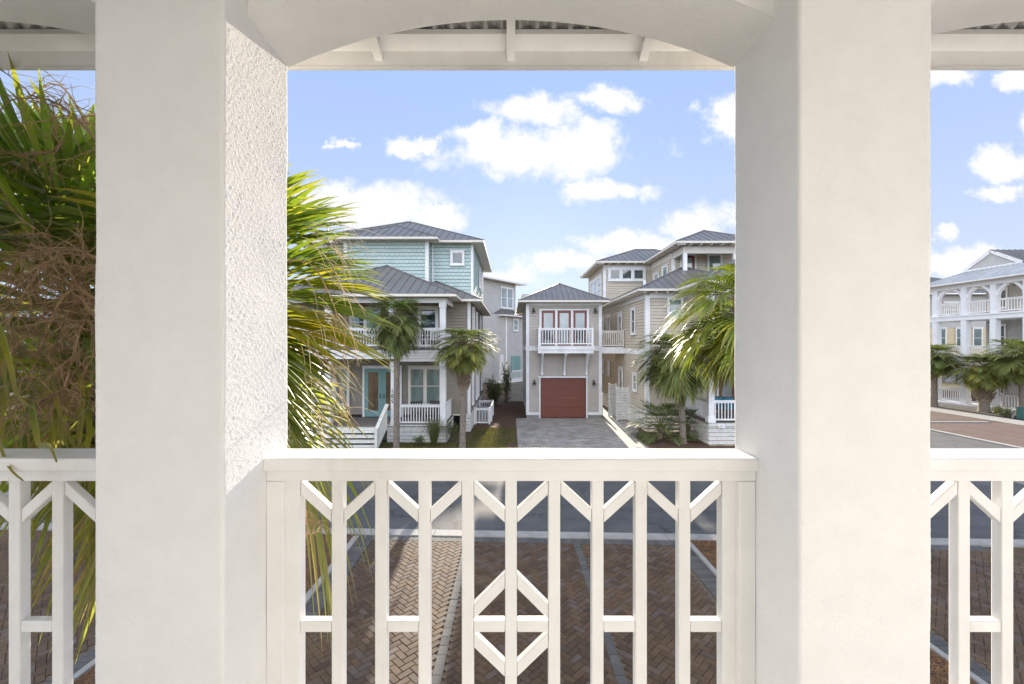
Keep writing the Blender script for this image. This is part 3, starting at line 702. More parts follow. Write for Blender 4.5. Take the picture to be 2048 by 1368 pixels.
for (px, z0, z1, D_) in ((886, DK, za, DP), (787, DK, za, DP), (885, D2, 6.45, DP), (783, D2, 6.45, DP), (655, DK, za, DP), (655, D2, 6.45, DP)):
    x = Xp(px, D_) ; x = min(x, PXR - .15) if px > 880 else x
    mb = MB(); mb.box(x - .13, x + .13, D_ - .0, D_ + .26, z0, z1 - .0); mb.box(x - .155, x + .155, D_ - .045, D_ + .285, z1 - .22, z1 - .005); mb.box(x - .15, x + .15, D_ - .04, D_ + .28, z0, z0 + .2)
    co = mb.build('column', M['trim'], A)
    if px == 787:
        # house number on the porch column, dark digits one above the other
        mb = MB(); xx = Xp(784.5, DP) ; y_ = DP - .012; hgt = .17; wdt = .09; th_ = .028
        def seg(x0, z0, x1, z1): mb.box(x0, x1, y_, y_ + .01, z0, z1)
        for k, dg in enumerate('105'):
            zt = Zp(778.5, DP) - k * .235; xl, xr_, zb2 = xx - wdt / 2, xx + wdt / 2, zt - hgt; zm = (zt + zb2) / 2
            if dg == '1': seg(xx - th_ / 2, zb2, xx + th_ / 2, zt); seg(xx - .035, zt - .04, xx - th_ / 2, zt - .015)
            if dg == '0': seg(xl, zb2, xl + th_, zt); seg(xr_ - th_, zb2, xr_, zt); seg(xl + th_, zt - th_, xr_ - th_, zt); seg(xl + th_, zb2, xr_ - th_, zb2 + th_)
            if dg == '5': seg(xl, zt - th_, xr_, zt); seg(xl, zm, xl + th_, zt - th_); seg(xl + th_, zm - th_/2, xr_ - th_, zm + th_/2); seg(xr_ - th_, zb2 + th_, xr_, zm + th_/2); seg(xl, zb2, xr_, zb2 + th_)
        mb.build('house_number', M['dark'], co)
P = Pl((0, YA - .016, 0), (1, 0, 0))
xp = lambda px: Xp(px, YA); zp = lambda py: Zp(py, YA)
door(A, P, xp(726), xp(804), DK + .03, zp(733), col='cyan_door', gl='amber', leaves=2, st=.19, bot=.32)
window(A, P, xp(817), xp(884), zp(811), zp(733), gl='blind', mull=1, fr='cream', fw=.11)
window(A, P, xp(640), xp(700), zp(811), zp(733), gl='blind', mull=1, fr='cream', fw=.11)
door(A, P, xp(836), xp(877), D2 + .03, zp(614), col='trim', gl='glass', leaves=1, st=.06, bot=.12, handle=False)
window(A, P, xp(700), xp(762), zp(672), zp(616), gl='glass', mull=1)
PS = Pl((XR + .016, YA, 0), (0, 1, 0))
for (a0, a1, b0, b1) in ((.5, 1.5, 1.35, 3.4), (3.1, 4.1, 1.3, 3.3), (4.6, 5.6, 1.3, 3.3), (7.6, 8.5, 1.4, 3.3), (.9, 2.0, 5.0, 6.5), (3.2, 4.1, 5.0, 6.4), (6.5, 7.5, 5.0, 6.4)):
    window(A, PS, a0, a1, b0, b1, gl='glass')
mb = MB(); mb.box(XR + .02, XR + .13, 27.2, 27.45, .5, 1.1); mb.build('meter_box', M['grey_metal'], A)
for (x0, x1) in ((Xp(792, DP), PXR - .3), (PXL, Xp(778, DP))):
    mb = MB(); rail(mb, (x0, DP + .13), (x1, DP + .13), D2 + .04, .92, sp=.125); mb.build('railing', M['trim'], A)
mb = MB(); rail(mb, (Xp(796, DP), DP + .13), (PXR - .3, DP + .13), DK + .05, .93, sp=.125); mb.build('railing', M['trim'], A)
mb = MB(); rail(mb, (PXR - .1, DP + .3), (PXR - .1, YA - .05), DK + .05, .93); mb.build('railing', M['trim'], A)
mb = MB(); rail(mb, (PXR - .1, DP + .35), (PXR - .1, YA - .05), D2 + .05, .92); mb.build('railing', M['trim'], A)
mb = MB(); rail(mb, (PXL, DP + .13), (Xp(655, DP) - .2, DP + .13), DK + .05, .93); mb.build('railing', M['trim'], A)
# steps with a slatted cheek
sx0, sx1 = Xp(655, DP), Xp(777, DP) - .1
mb = MB()
for k in range(4):
    y0 = DP - .05 - (k + 1) * .32; z = DK - (k + 1) * .16
    mb.box(sx0, sx1, y0, y0 + .33, z - .03, z); mb.box(sx0, sx1, y0 - .022, y0 - .001, z - .085, z - .002)
mb.build('steps', M['slat'], A)
mb = MB(); y1_, y0_ = DP - .02, DP - 1.62; xs = sx1 + .04
for k in range(7):
    h_ = .12 + k * .15; mb.bar((xs, y1_, DK + h_ - .15), (xs, y0_, h_ - .16 + .05), .03, .088)
mb.bar((xs, y1_, DK + 1.0), (xs, y0_, .93), .16, .05)
mb.box(xs - .06, xs + .06, y0_ - .1, y0_ + .02, 0, .94)
mb.build('stair_cheek', M['slat'], A)
# roofs
mb = MB(); so_ = MB(); hip(mb, so_, -11.1, -2.46, 19.8, 28.44, 6.80, .47); r_ = mb.build('roof', M['roof'], A); so_.build('eave', M['cream'], r_)
mb = MB(); so_ = MB(); hip(mb, so_, -12.1, -1.51, 22.3, 33.6, 6.83, .47); r_ = mb.build('roof', M['roof'], A); so_.build('eave', M['cream'], r_)
YT = 25.0; XT = -2.15; ZT0, ZT1 = 6.9, 10.3; XP0, XP1, YP = -9.2, -4.57, 24.4
def shing(mb, p0, p1):
    clap(mb, p0, p1, 7.0, ZT1, .2, .02)
mb = MB(); shing(mb, (XP1, YT), (XT, YT)); shing(mb, (XT, YT), (XT, 34)); shing(mb, (-11.45, YT), (XP0, YT)); shing(mb, (XP0, YP), (XP1, YP)); shing(mb, (XP1, YP), (XP1, YT)); shing(mb, (XP0, YT), (XP0, YP)); shing(mb, (-11.45, 34), (-11.45, YT)); shing(mb, (XT, 34), (-11.45, 34))
mb.build('shingled_wall', M['shingle'], A)
corner(A, XT, YT - .02, 7, ZT1, 1, -1, .12); corner(A, XP1, YP - .02, 7, ZT1, 1, -1, .16); corner(A, XP0, YP - .02, 7, ZT1, -1, -1, .16)
mb = MB(); mb.box(XP1 + .13, XP1 + .19, YT - .08, YT - .03, 7, ZT1 - .1); mb.build('downpipe', M['trim'], A)
mb = MB(); so_ = MB(); hip(mb, so_, -12.1, -1.5, 24.4, 34.6, 10.3, .47); r_ = mb.build('roof', M['roof'], A); so_.build('eave', M['cream'], r_)
mb = MB(); so_ = MB(); hip(mb, so_, -9.8, -3.95, 23.75, 29.6, 10.33, .47); r_ = mb.build('roof', M['roof'], A); so_.build('eave', M['cream'], r_)
mb = MB(); mb.tube([(-11.2, 27, 10.9), (-11.2, 27, 11.6)], .04); mb.tube([(-8.9, 25, 10.6), (-8.9, 25, 11.3)], .03); mb.build('roof_vent', M['grey_metal'], r_)
P = Pl((0, YT - .02, 0), (1, 0, 0))
window(A, P, Xp(901, YT), Xp(929, YT), Zp(530.5, YT), Zp(502, YT), gl='glass', sash=False, fw=.1)
window(A, P, Xp(612, YT), Xp(656, YT), Zp(532, YT), Zp(493, YT), gl='pale_glass', sash=False, mull=1)
PT = Pl((XT + .02, YT, 0), (0, 1, 0))
window(A, PT, 4.2, 5.2, 8.3, 9.6); window(A, PT, 6.4, 7.3, 8.3, 9.6)
mb = MB(); mb.lathe((Xp(766, 22), 22, 3.88), [(.02, 0), (.03, -.1), (.14, -.22), (.15, -.28), (0, -.26)], 10); mb.build('porch_lamp', M['dark'], A)
mb = MB(); mb.lathe((Xp(852, 22), 22, 3.88), [(.02, 0), (.03, -.1), (.14, -.2), (.15, -.24), (0, -.22)], 10); mb.build('porch_lamp', M['dark'], A)
chair('c', (Xp(834, 21.4), 21.4, DK), .3, 'dark wicker chair on the ground porch under the double window', M['wicker'])
chair('c', (Xp(862, 21.6), 21.6, DK), -.4, 'dark wicker chair on the ground porch beside the right porch column', M['wicker'])
chair('c', (Xp(838, 21.6), 21.6, D2), 2.6, 'white patio chair on the upper porch beside the glass door', M['trim'])
chair('c', (Xp(866, 21.4), 21.4, D2), -2.5, 'white patio chair on the upper porch near its right column', M['trim'])
# enclosure beside the house
E1 = empty('utility_enclosure', (-1.6, 25.6, 0), 'low white railed enclosure against the side of the taupe house', 'enclosure')
mb = MB(); rail(mb, (-2.05, 25.1), (-1.22, 25.1), 0, .93, sp=.14, post=.1); mb.build('railing', M['trim'], E1)
mb = MB(); rail(mb, (-1.15, 25.9), (-1.15, 28.3), .02, .93, sp=.14, post=.1); mb.build('railing', M['trim'], E1)
mb = MB(); rail(mb, (-2.05, 28.4), (-1.2, 28.4), .02, .93, sp=.14, post=.1); mb.build('railing', M['trim'], E1)
mb = MB(); mb.box(-2.02, -1.25, 25.4, 28.1, .02, .6)
for k in range(8): mb.box(-1.98, -1.3, 25.6 + k * .3, 25.75 + k * .3, .6, .63)
mb.build('condenser', M['grey_metal'], E1)

# ================================================================== garage house
B = empty('garage_house', (3.3, 27.2, 0), 'narrow greige garage house with brick-red garage door and small bracketed balcony', 'house')
Y = 27.2; x0, x1 = .95, 5.57; y1 = 36.4
xp = lambda px, D_=Y: Xp(px, D_); zp = lambda py, D_=Y: Zp(py, D_)
mb = MB(); gz = .28
gd0, gd1, gdz = xp(1081), xp(1172), zp(755.5)
zb1, zb0 = zp(694), zp(701.5)
clap(mb, (x0, Y), (gd0, Y), gz, zb0, .17); clap(mb, (gd1, Y), (x1, Y), gz, zb0, .17); clap(mb, (gd0, Y), (gd1, Y), gdz + .1, zb0, .17)
clap(mb, (x0, Y), (x1, Y), zb1, 7.2, .17)
clap(mb, (x1, Y), (x1, y1), gz, 7.2, .17); clap(mb, (x0, y1), (x0, Y), gz, 7.2, .17); clap(mb, (x1, y1), (x0, y1), gz, 7.2, .17)
mb.build('wall', M['greige'], B)
mb = MB()
corner(B, x0, Y - .016, gz, 7.08, -1, -1, .17); corner(B, x1, Y - .016, gz, 7.08, 1, -1, .17)
mb.box(x0 - .03, gd0 - .09, Y - .055, Y - .017, .2, .2 + .17); mb.box(gd1 + .09, x1 + .03, Y - .055, Y - .017, .2, .37)
mb.box(x0 - .05, x1 + .05, Y - .06, Y - .017, zb0, zb1); mb.box(x0 - .05, x1 + .05, Y - .08, Y - .017, zb1 + .002, zb1 + .05)
mb.box(x0 - .04, x0 - .0, Y, y1, zb0, zb1); mb.box(x1, x1 + .04, Y, y1, zb0, zb1)
mb.box(x0 + .17, x1 - .17, Y - .05, Y - .017, 6.93, 7.1)
mb.box(gd0 - .09, gd0, Y - .07, Y - .0, 0.0, gdz); mb.box(gd1, gd1 + .09, Y - .07, Y - .0, 0, gdz)
mb.box(gd0 - .13, gd1 + .13, Y - .09, Y - .0, gdz + .002, gdz + .1)
mb.build('trim', M['trim'], B)
mb = MB(); mb.box(x0 + .01, gd0 - .09, Y - .01, Y + .1, -.05, .27); mb.box(gd1 + .09, x1 - .01, Y - .01, Y + .1, -.05, .27); mb.box(x0 + .01, x0 + .1, Y, y1, -.05, .27); mb.box(x1 - .1, x1 - .01, Y, y1, -.05, .27); mb.build('foundation', M['concrete'], B)
mb = MB()
for k in range(4):
    z0 = .02 + k * (gdz - .02) / 4; z1 = .02 + (k + 1) * (gdz - .02) / 4 - .008
    mb.box(gd0, gd1, Y + .05, Y + .09, z0, z1)
mb.build('garage_door', M['red'], B)
# three balcony doors
P = Pl((0, Y - .016, 0), (1, 0, 0)); D2B = 4.30
mb = MB(); dt = zp(621)
ed = [1078.6, 1082.8, 1110, 1114.6, 1141.6, 1146.2, 1173.3, 1177.6]
for k in range(0, 8, 2): P.box(mb, xp(ed[k]), xp(ed[k + 1]), D2B, dt, .02, .07)
P.box(mb, xp(1078), xp(1178.2), dt + .001, dt + .08, .02, .08)
fo = mb.build('door_frame', M['trim'], B)
for k in (1, 3, 5):
    a0, a1 = xp(ed[k]), xp(ed[k + 1]); st = .135; mb = MB()
    P.box(mb, a0, a0 + st, D2B, dt, .02, .05); P.box(mb, a1 - st, a1, D2B, dt, .02, .05); P.box(mb, a0 + st, a1 - st, D2B, D2B + .25, .02, .048); P.box(mb, a0 + st, a1 - st, dt - .16, dt, .02, .048)
    o = mb.build('door', M['red'], B); g = MB(); P.box(g, a0 + st, a1 - st, D2B + .25, dt - .16, .015, .03); g.build('pane', M['pale_glass'], o)
    g = MB(); P.box(g, a0 + .03, a0 + .07, D2B + .95, D2B + 1.15, .051, .09); g.build('handle', M['dark'], o)
for (px, py) in ((1067, 622), (1190, 622.5), (1068.7, 765.5), (1187, 766)): bell_lamp(B, P, xp(px), zp(py))
DB = 26.2; bx0, bx1 = Xp(1077.5, DB), Xp(1186.5, DB)
mb = MB(); bz1 = Zp(692.5, DB); mb.box(bx0 - .06, bx1 + .06, DB - .04, Y - .02, bz1 - .2, bz1); mb.box(bx0 - .03, bx1 + .03, DB, Y - .02, bz1 - .42, bz1 - .202); mb.box(bx0 - .08, bx1 + .08, DB - .06, Y - .02, bz1 + .001, bz1 + .03)
bo = mb.build('balcony', M['trim'], B)
mb = MB(); zr = bz1 + .05
for (p, q) in (((bx0, DB + .04), (bx1, DB + .04)), ((bx0 + .04, DB + .1), (bx0 + .04, Y - .05)), ((bx1 - .04, DB + .1), (bx1 - .04, Y - .05))): rail(mb, p, q, zr, 1.04, sp=.155, bw=.045)
for x in (bx0 + .04, bx1 - .04): mb.box(x - .06, x + .06, DB - .01, DB + .1, zr - .02, zr + 1.06)
mb.build('railing', M['trim'], bo)
for px in (1084.5, 1129.3, 1173):
    x = xp(px) - .02; mb = MB(); zt = bz1 - .42; zb_ = zp(747)
    mb.box(x - .075, x + .075, Y - .15, Y - .03, zb_ - .1, zb_ + .08)
    n = 9; prev = None
    for k in range(n + 1):
        s_ = k / n; yy_ = Y - .09 - (.86) * (1 - math.cos(s_ * math.pi / 2)); zz = zb_ + .02 + (zt - .06 - zb_) * math.sin(s_ * math.pi / 2) if False else zb_ + .02 + (zt - .05 - zb_) * s_
        yy_ = Y - .09 - .8 * s_ ** 2.2
        if prev: mb.bar(prev, (x, yy_, zz), .11, .13)
        prev = (x, yy_, zz)
    mb.box(x - .07, x + .07, DB + .1, Y - .03, zt - .09, zt - .001); mb.box(x - .05, x + .05, Y - .1, Y - .03, zb_, zt)
    mb.build('bracket', M['trim'], B)
mb = MB(); so_ = MB(); hip(mb, so_, .45, 5.95, 26.55, 37, 7.2, .5, seam=.33); r_ = mb.build('roof', M['roof'], B); so_.build('eave', M['cream'], r_)
# walkway to the house on the right
WX = 7.05
mb = MB(); mb.box(x1 + .05, WX - .05, 27.35, 29.6, 4.12, 4.3); mb.box(x1 + .05, WX - .05, 27.3, 27.349, 3.98, 4.36); mb.box(x1 + .05, WX - .05, 29.6, 29.65, 3.98, 4.36); wk = mb.build('walkway', M['trim'], B)
mb = MB(); rail(mb, (x1 + .06, 27.36), (WX - .12, 27.36), 4.37, 1.02, sp=.11, bw=.045); mb.box(WX - .13, WX - .06, 27.3, 27.42, 4.3, 5.42); mb.build('railing', M['cream'], wk)
mb = MB(); rail(mb, (x1 + .06, 29.55), (WX - .12, 29.55), 4.37, 1.02, sp=.11, bw=.045)
mb.build('railing', M['cream'], wk)
chair('c', (Xp(1097, 26.75), 26.72, bz1 + .03), .2, 'dark wicker chair behind the left half of the bracketed balcony railing', M['wicker'], s=.95)
chair('c', (Xp(1160, 26.75), 26.72, bz1 + .03), -.2, 'dark wicker chair behind the right half of the bracketed balcony railing', M['wicker'], s=.95)

# ================================================================== right-hand house
Cc = empty('beige_house', (9, 23.1, 0), 'beige lap-sided house with red doors, stepped grey roofs and open top-floor porch', 'house')
Y = 23.1; xr = 17.0
xp = lambda px, D_=Y: Xp(px, D_); zp = lambda py, D_=Y: Zp(py, D_)
mb = MB(); clap(mb, (WX, Y), (xr, Y), .95, 7.4, .17); clap(mb, (WX, 40), (WX, Y), .95, 7.4, .17); clap(mb, (xr, Y), (xr, 40), .95, 7.4, .17); mb.build('wall', M['beige'], Cc)
corner(Cc, WX, Y - .016, .95, 7.1, -1, -1, .2); mb = MB()
mb.box(WX + .2, xr, Y - .05, Y - .017, 6.95, 7.25); mb.box(WX - .04, WX, Y, 40, 6.95, 7.25); mb.box(WX - .045, WX, Y, 40, 3.98, 4.3)
mb.build('trim', M['trim'], Cc)
mb = MB()
for k in range(5):
    z = .06 + k * .18; mb.box(WX, 8.85, Y - .04, Y - .01, z, z + .155); mb.box(WX - .03, WX, Y - .04, 40, z, z + .155)
    mb.box(8.87, 8.9, 19.88, Y - .05, z - .02, z + .13); mb.box(8.9, 16, 19.85, 19.88, z - .02, z + .13)
mb.box(WX - .06, 8.8, Y - .09, Y - .041, .93, 1.0); mb.box(WX - .08, WX - .031, Y, 40, .93, 1.0)
mb.box(8.85, 16, 19.78, 19.84, .86, .99)
mb.build('skirting', M['slat'], Cc)
PF = Pl((0, Y - .016, 0), (1, 0, 0)); PW = Pl((WX - .016, 40, 0), (0, -1, 0))
window(Cc, PF, xp(1333.5), xp(1366), zp(636), zp(595), gl='blind', fw=.1); window(Cc, PF, xp(1333.5), xp(1366), zp(779), zp(742), gl='blind', fw=.1)
def side(ya, yb, za, zb_, k='w', gl='glass', **kw):
    (window if k == 'w' else door)(Cc, PW, 40 - yb, 40 - ya, za, zb_, gl=gl, **kw)
side(24.9, 25.75, 5.1, 6.6); side(24.6, 25.4, 1.9, 2.9, gl='blind')
side(27.9, 28.9, 4.37, 6.55, 'd', col='trim', gl='glass'); side(31.2, 32.2, 5.0, 6.6); side(33.2, 34.2, 5.2, 6.5)
side(27.7, 28.7, 1.0, 3.1, 'd', col='trim', gl='glass'); side(31.3, 32.2, 2.3, 3.3); side(33.2, 34.0, 2.4, 3.3)
def tails(mb, x0, x1, y, z, sp=.6, ax='x', ln=.5):
    n = int((x1 - x0) / sp)
    for i in range(n + 1):
        q = x0 + i * sp
        mb = MB()
        if ax == 'x': mb.box(q, q + .05, y, y + ln, z - .2, z - .1)
        else: mb.box(y, y + ln, q, q + .05, z - .2, z - .1)
        mb.build('rafter_tail', M['cream'], r_)
mb = MB(); so_ = MB(); hip(mb, so_, 6.5, 14.0, 22.5, 30.0, 7.38, .47)
r_ = mb.build('roof', M['roof'], Cc); tails(None, 6.8, 13.8, 22.56, 7.38); tails(None, 22.8, 40, 6.55, 7.38, ax='y'); so_.build('eave', M['cream'], r_)
mb = MB(); so_ = MB(); hip(mb, so_, 6.52, 16.5, 29.2, 40.5, 7.36, .3); r_ = mb.build('roof', M['roof'], Cc); so_.build('eave', M['cream'], r_)
mb = MB(); so_ = MB(); hip(mb, so_, 8.4, 16.4, 19.4, 27.4, 7.36, .47); r_ = mb.build('roof', M['roof'], Cc); tails(None, 8.6, 16.2, 19.45, 7.36); so_.build('eave', M['cream'], r_)
mb = MB(); so_ = MB(); hip(mb, so_, 9.39, 14.8, 25, 35.4, 10.4, .47); r_ = mb.build('roof', M['roof'], Cc); tails(None, 9.6, 14.7, 25.06, 10.4); tails(None, 25.1, 34, 9.44, 10.4, ax='y'); so_.build('eave', M['cream'], r_)
mb = MB(); so_ = MB(); hip(mb, so_, 6.0, 14.9, 30.9, 38.2, 10.38, .43); r_ = mb.build('roof', M['roof'], Cc); tails(None, 6.3, 9.3, 30.95, 10.38); tails(None, 31, 38, 6.04, 10.38, ax='y'); so_.build('eave', M['cream'], r_)
# top storey
mb = MB(); clap(mb, (6.6, 31.5), (10, 31.5), 7.3, 10.35, .17); clap(mb, (6.6, 37.6), (6.6, 31.5), 7.3, 10.35, .17); clap(mb, (9.95, 31.5), (9.95, 27.2), 7.5, 10.35, .17); clap(mb, (9.95, 27.2), (14.3, 27.2), 7.5, 10.35, .17); clap(mb, (14.3, 27.2), (14.3, 37), 7.3, 10.35, .17)
mb.build('wall', M['beige'], Cc)
corner(Cc, 6.6, 31.484, 7.3, 10.2, -1, -1, .16); corner(Cc, 9.95, 27.184, 7.5, 10.2, -1, -1, .15); mb = MB()
mb.box(6.6, 9.9, 31.44, 31.483, 9.85, 10.2); mb.box(9.9, 9.95, 27.2, 31.45, 9.85, 10.2)
mb.box(9.95, 14.3, 25.55, 25.72, 9.8, 10.2); mb.box(9.95, 10.12, 25.72, 27.15, 9.8, 10.2); mb.build('trim', M['cream'], Cc)
mb = MB(); mb.box(9.9, 14.3, 25.5, 27.15, 7.3, 7.45); mb.build('porch_floor', M['deck'], Cc)
for x in (10.08, 12.95):
    mb = MB(); mb.box(x - .1, x + .1, 25.52, 25.72, 7.45, 9.8); mb.box(x - .13, x + .13, 25.49, 25.75, 7.45, 8.6); mb.build('column', M['trim'], Cc)
P = Pl((0, 27.184, 0), (1, 0, 0)); xq = lambda px: Xp(px, 27.18); zq = lambda py: Zp(py, 27.18)
door(Cc, P, xq(1360), xq(1392), 7.5, zq(508), col='red', gl='pale_glass'); window(Cc, P, xq(1414), xq(1444), 7.9, zq(507), gl='blind', sash=False)
P = Pl((0, 31.484, 0), (1, 0, 0)); xq = lambda px: Xp(px, 31.48); zq = lambda py: Zp(py, 31.48)
window(Cc, P, xq(1216), xq(1291), zq(562), zq(535), gl='glass', sash=False, mull=2, fw=.17)
P = Pl((6.584, 37.6, 0), (0, -1, 0)); window(Cc, P, 1.2, 5.6, 7.5, 9.6, gl='pale_glass', mull=2, fw=.16)
P = Pl((9.934, 31.5, 0), (0, -1, 0)); window(Cc, P, .9, 1.9, 7.9, 9.4, gl='blind', sash=False); window(Cc, P, 2.6, 3.6, 8.3, 9.6, gl='blind', sash=False)
mb = MB(); mb.box(7.48, 7.6, 24.9, 25.02, 7.75, 8.15); mb.build('roof_vent', M['trim'], Cc)
# ground porch
mb = MB(); mb.box(8.85, 16, 19.82, Y - .02, .95, 1.0); mb.build('porch_floor', M['deck'], Cc)
mb = MB(); mb.box(8.95, 16, 19.95, 20.15, 3.7, 4.25); mb.box(8.95, 9.1, 20.15, Y - .05, 3.7, 4.25); mb.box(8.9, 16, 19.9, Y, 4.26, 4.34); mb.box(8.95, 16, 19.95, 20.1, 6.9, 7.2); mb.build('beam', M['trim'], Cc)
for x in (9.06, 11.9):
    for (a, b) in ((1.0, 3.7), (4.34, 6.9)):
        mb = MB(); mb.box(x - .13, x + .13, 19.95, 20.2, a, b); mb.box(x - .17, x + .17, 19.91, 20.24, a, a + .25); mb.box(x - .16, x + .16, 19.92, 20.23, b - .15, b - .002); mb.build('column', M['trim'], Cc)
mb = MB(); rail(mb, (9.2, 20.05), (11.8, 20.05), 1.02, .98, sp=.14); mb.build('railing', M['trim'], Cc)
mb = MB(); rail(mb, (9.02, 20.25), (9.02, Y - .05), 1.02, .98, sp=.14); mb.build('railing', M['trim'], Cc)
mb = MB(); rail(mb, (9.2, 20.05), (11.8, 20.05), 4.36, .98, sp=.14); mb.build('railing', M['trim'], Cc)
door(Cc, PF, xp(1432), xp(1474), 1.0, zp(731), col='red', gl='pale_glass', st=.17)
mb = MB(); mb.box(Xp(1436, 19.8), Xp(1449, 19.8), 19.755, 19.775, Zp(856, 19.8), Zp(848.5, 19.8)); sg = mb.build('sign', M['trim'], Cc)
mb = MB()
for k in range(3):
    z = Zp(850.3 + k * 1.9, 19.8); mb.box(Xp(1437.5, 19.8), Xp(1447.5 - k, 19.8), 19.752, 19.754, z - .012, z)
mb.build('lettering', M['grey_metal'], sg)
for (px, D_) in ((1440, 21.3), (1458, 21.2)):
    ch = chair('c', (Xp(px, D_), D_, 1.0), .1 if px == 1440 else -.3, 'chair with teal cushions on the beige house porch, %s' % ('next to the corner column' if px == 1440 else 'in front of the red door'), M['wicker'])
    mb = MB(); mb.box(-.24, .24, -.22, .22, .452, .55); mb.box(-.22, .22, .12, .22, .55, .95); mb.build('cushion', M['teal_cloth'], ch, world=False)

# ================================================================== house in the gap
GS = 58 / 46
G = empty('pale_grey_house', (Xp(1031, 58), 58, 4.5 - 4.5 * GS), 'pale grey three-storey house seen through the gap behind the garage house', 'house', rz=-R(0))
ang = math.atan2(.81, .59)
G.scale = (GS,) * 3; G.rotation_euler = (0, 0, ang)       # local x runs along the visible wall towards its far right end
mb = MB(); clap(mb, (-9, 0), (0, 0), 6.5, 10.8, .17); clap(mb, (0, 0), (0, 6), 6.5, 10.8, .17); clap(mb, (-10, -1.0), (3.2, -1.0), 1.0, 7.4, .17); clap(mb, (3.2, -1.0), (3.2, 6), 1.0, 7.4, .17)
mb.build('wall', M['lilac'], G, world=False)
mb = MB(); so_ = MB(); hip(mb, so_, -10, .9, -.8, 7, 10.85, .1); r_ = mb.build('roof', M['roof'], G, world=False); so_.build('eave', M['trim'], r_, world=False)
mb = MB(); so_ = MB(); hip(mb, so_, -4.2, 3.9, -1.6, 5, 7.4, .4); r_ = mb.build('roof', M['roof'], G, world=False); so_.build('eave', M['trim'], r_, world=False)
P = Pl((0, -.016, 0), (1, 0, 0)); window(G, P, -2.6, -.5, 8.2, 10.3, gl='pale_glass', mull=1).location = (0, 0, 0)
P = Pl((0, -1.016, 0), (1, 0, 0))
for a in ((-1.9, -1.0, 5.9, 7.1), (1.7, 2.6, 5.8, 7.0), (1.6, 2.5, 1.9, 3.7)): window(G, P, *a, gl='blind').location = (0, 0, 0)
for q in (-3.1, 3.0): mb = MB(); P.box(mb, q, q + .2, .9, 7.3, .0, .05); mb.build('corner_board', M['trim'], G, world=False)
mb = MB(); P.box(mb, -2.2, -.6, 1.3, 3.4, .0, .06); mb.build('door', M['cyan_door'], G, world=False)
mb = MB(); rail(mb, (-5, -1.9), (.4, -1.9), 1.1, .95, sp=.2, post=.1); mb.build('railing', M['trim'], G, world=False); mb = MB(); mb.box(-5, .4, -2, -1.02, .85, 1.08); mb.build('porch_floor', M['trim'], G, world=False)
for (x, nm) in ((-1.1, 'column'), (-4.8, 'column')):
    mb = MB(); mb.box(x - .15, x + .15, -1.95, -1.7, 1.08, 3.6); mb.build(nm, M['trim'], G, world=False)

mb = MB(); gi = 1 / GS
def toG(x, y): d = Vector((x - G.location.x, y - G.location.y)); return ((d.x * math.cos(ang) + d.y * math.sin(ang)) * gi, (-d.x * math.sin(ang) + d.y * math.cos(ang)) * gi)
q = [toG(*p) for p in ((1.5, 60), (5.6, 60), (5.6, 72), (1.5, 72))]; zt = 4.5 + (11.4 - 4.5) * gi
for i in range(4): clap(mb, q[i], q[(i + 1) % 4], .9, zt, .17)
mb.build('added_shade_wing', M['lilac'], G, world=False)  # unseen block added behind the garage house to shade the lawn
mb = MB(); mb.add([(*p, zt) for p in q] + [((q[0][0] + q[2][0]) / 2, (q[0][1] + q[2][1]) / 2, zt + .5)], [(0, 1, 4), (1, 2, 4), (2, 3, 4), (3, 0, 4)]); mb.build('added_shade_roof', M['roof'], G, world=False)  # low roof of the added, unseen shading block

# ================================================================== fences and gates
def slat_panel(name, p0, p1, h, label, cat, n=9, group=None, z0=.05, post=.1):
    p0 = Vector((*p0, 0)); p1 = Vector((*p1, 0)); r = empty(name, (p0 + p1) / 2, label, cat, group)
    for p in (p0, p1): mb = MB(); mb.bar(p, p + Vector((0, 0, h + .05)), post, post, up=(0, 1, 0)); mb.build('post', M['slat'], r)
    mb = MB(); u = (p1 - p0).normalized()
    for k in range(n):
        z = z0 + (h - z0) * (k + .5) / n; mb.bar(p0 + u * .05 + Vector((0, 0, z)), p1 - u * .05 + Vector((0, 0, z)), .025, (h - z0) / n - .035)
    mb.build('slat_panel', M['slat'], r); return r
slat_panel('slat_gate', (6.32, 26.3), (7.0, 26.3), 1.98, 'white slatted gate standing against the beige house corner, nearest of three', 'gate', 12)
slat_panel('slat_gate', (6.15, 27.7), (6.62, 27.9), 2.05, 'narrow white slatted gate just behind the nearest gate', 'gate', 12)
slat_panel('slat_fence', (5.85, 28.4), (5.75, 34.0), 1.35, 'low slatted fence running back beside the garage house wall', 'fence', 9)
slat_panel('slat_fence', (Xp(1018, 35), 35.0), (Xp(1047, 35), 35.0), 1.55, 'grey slatted fence panel across the mulch path left of the garage house', 'fence', 8)

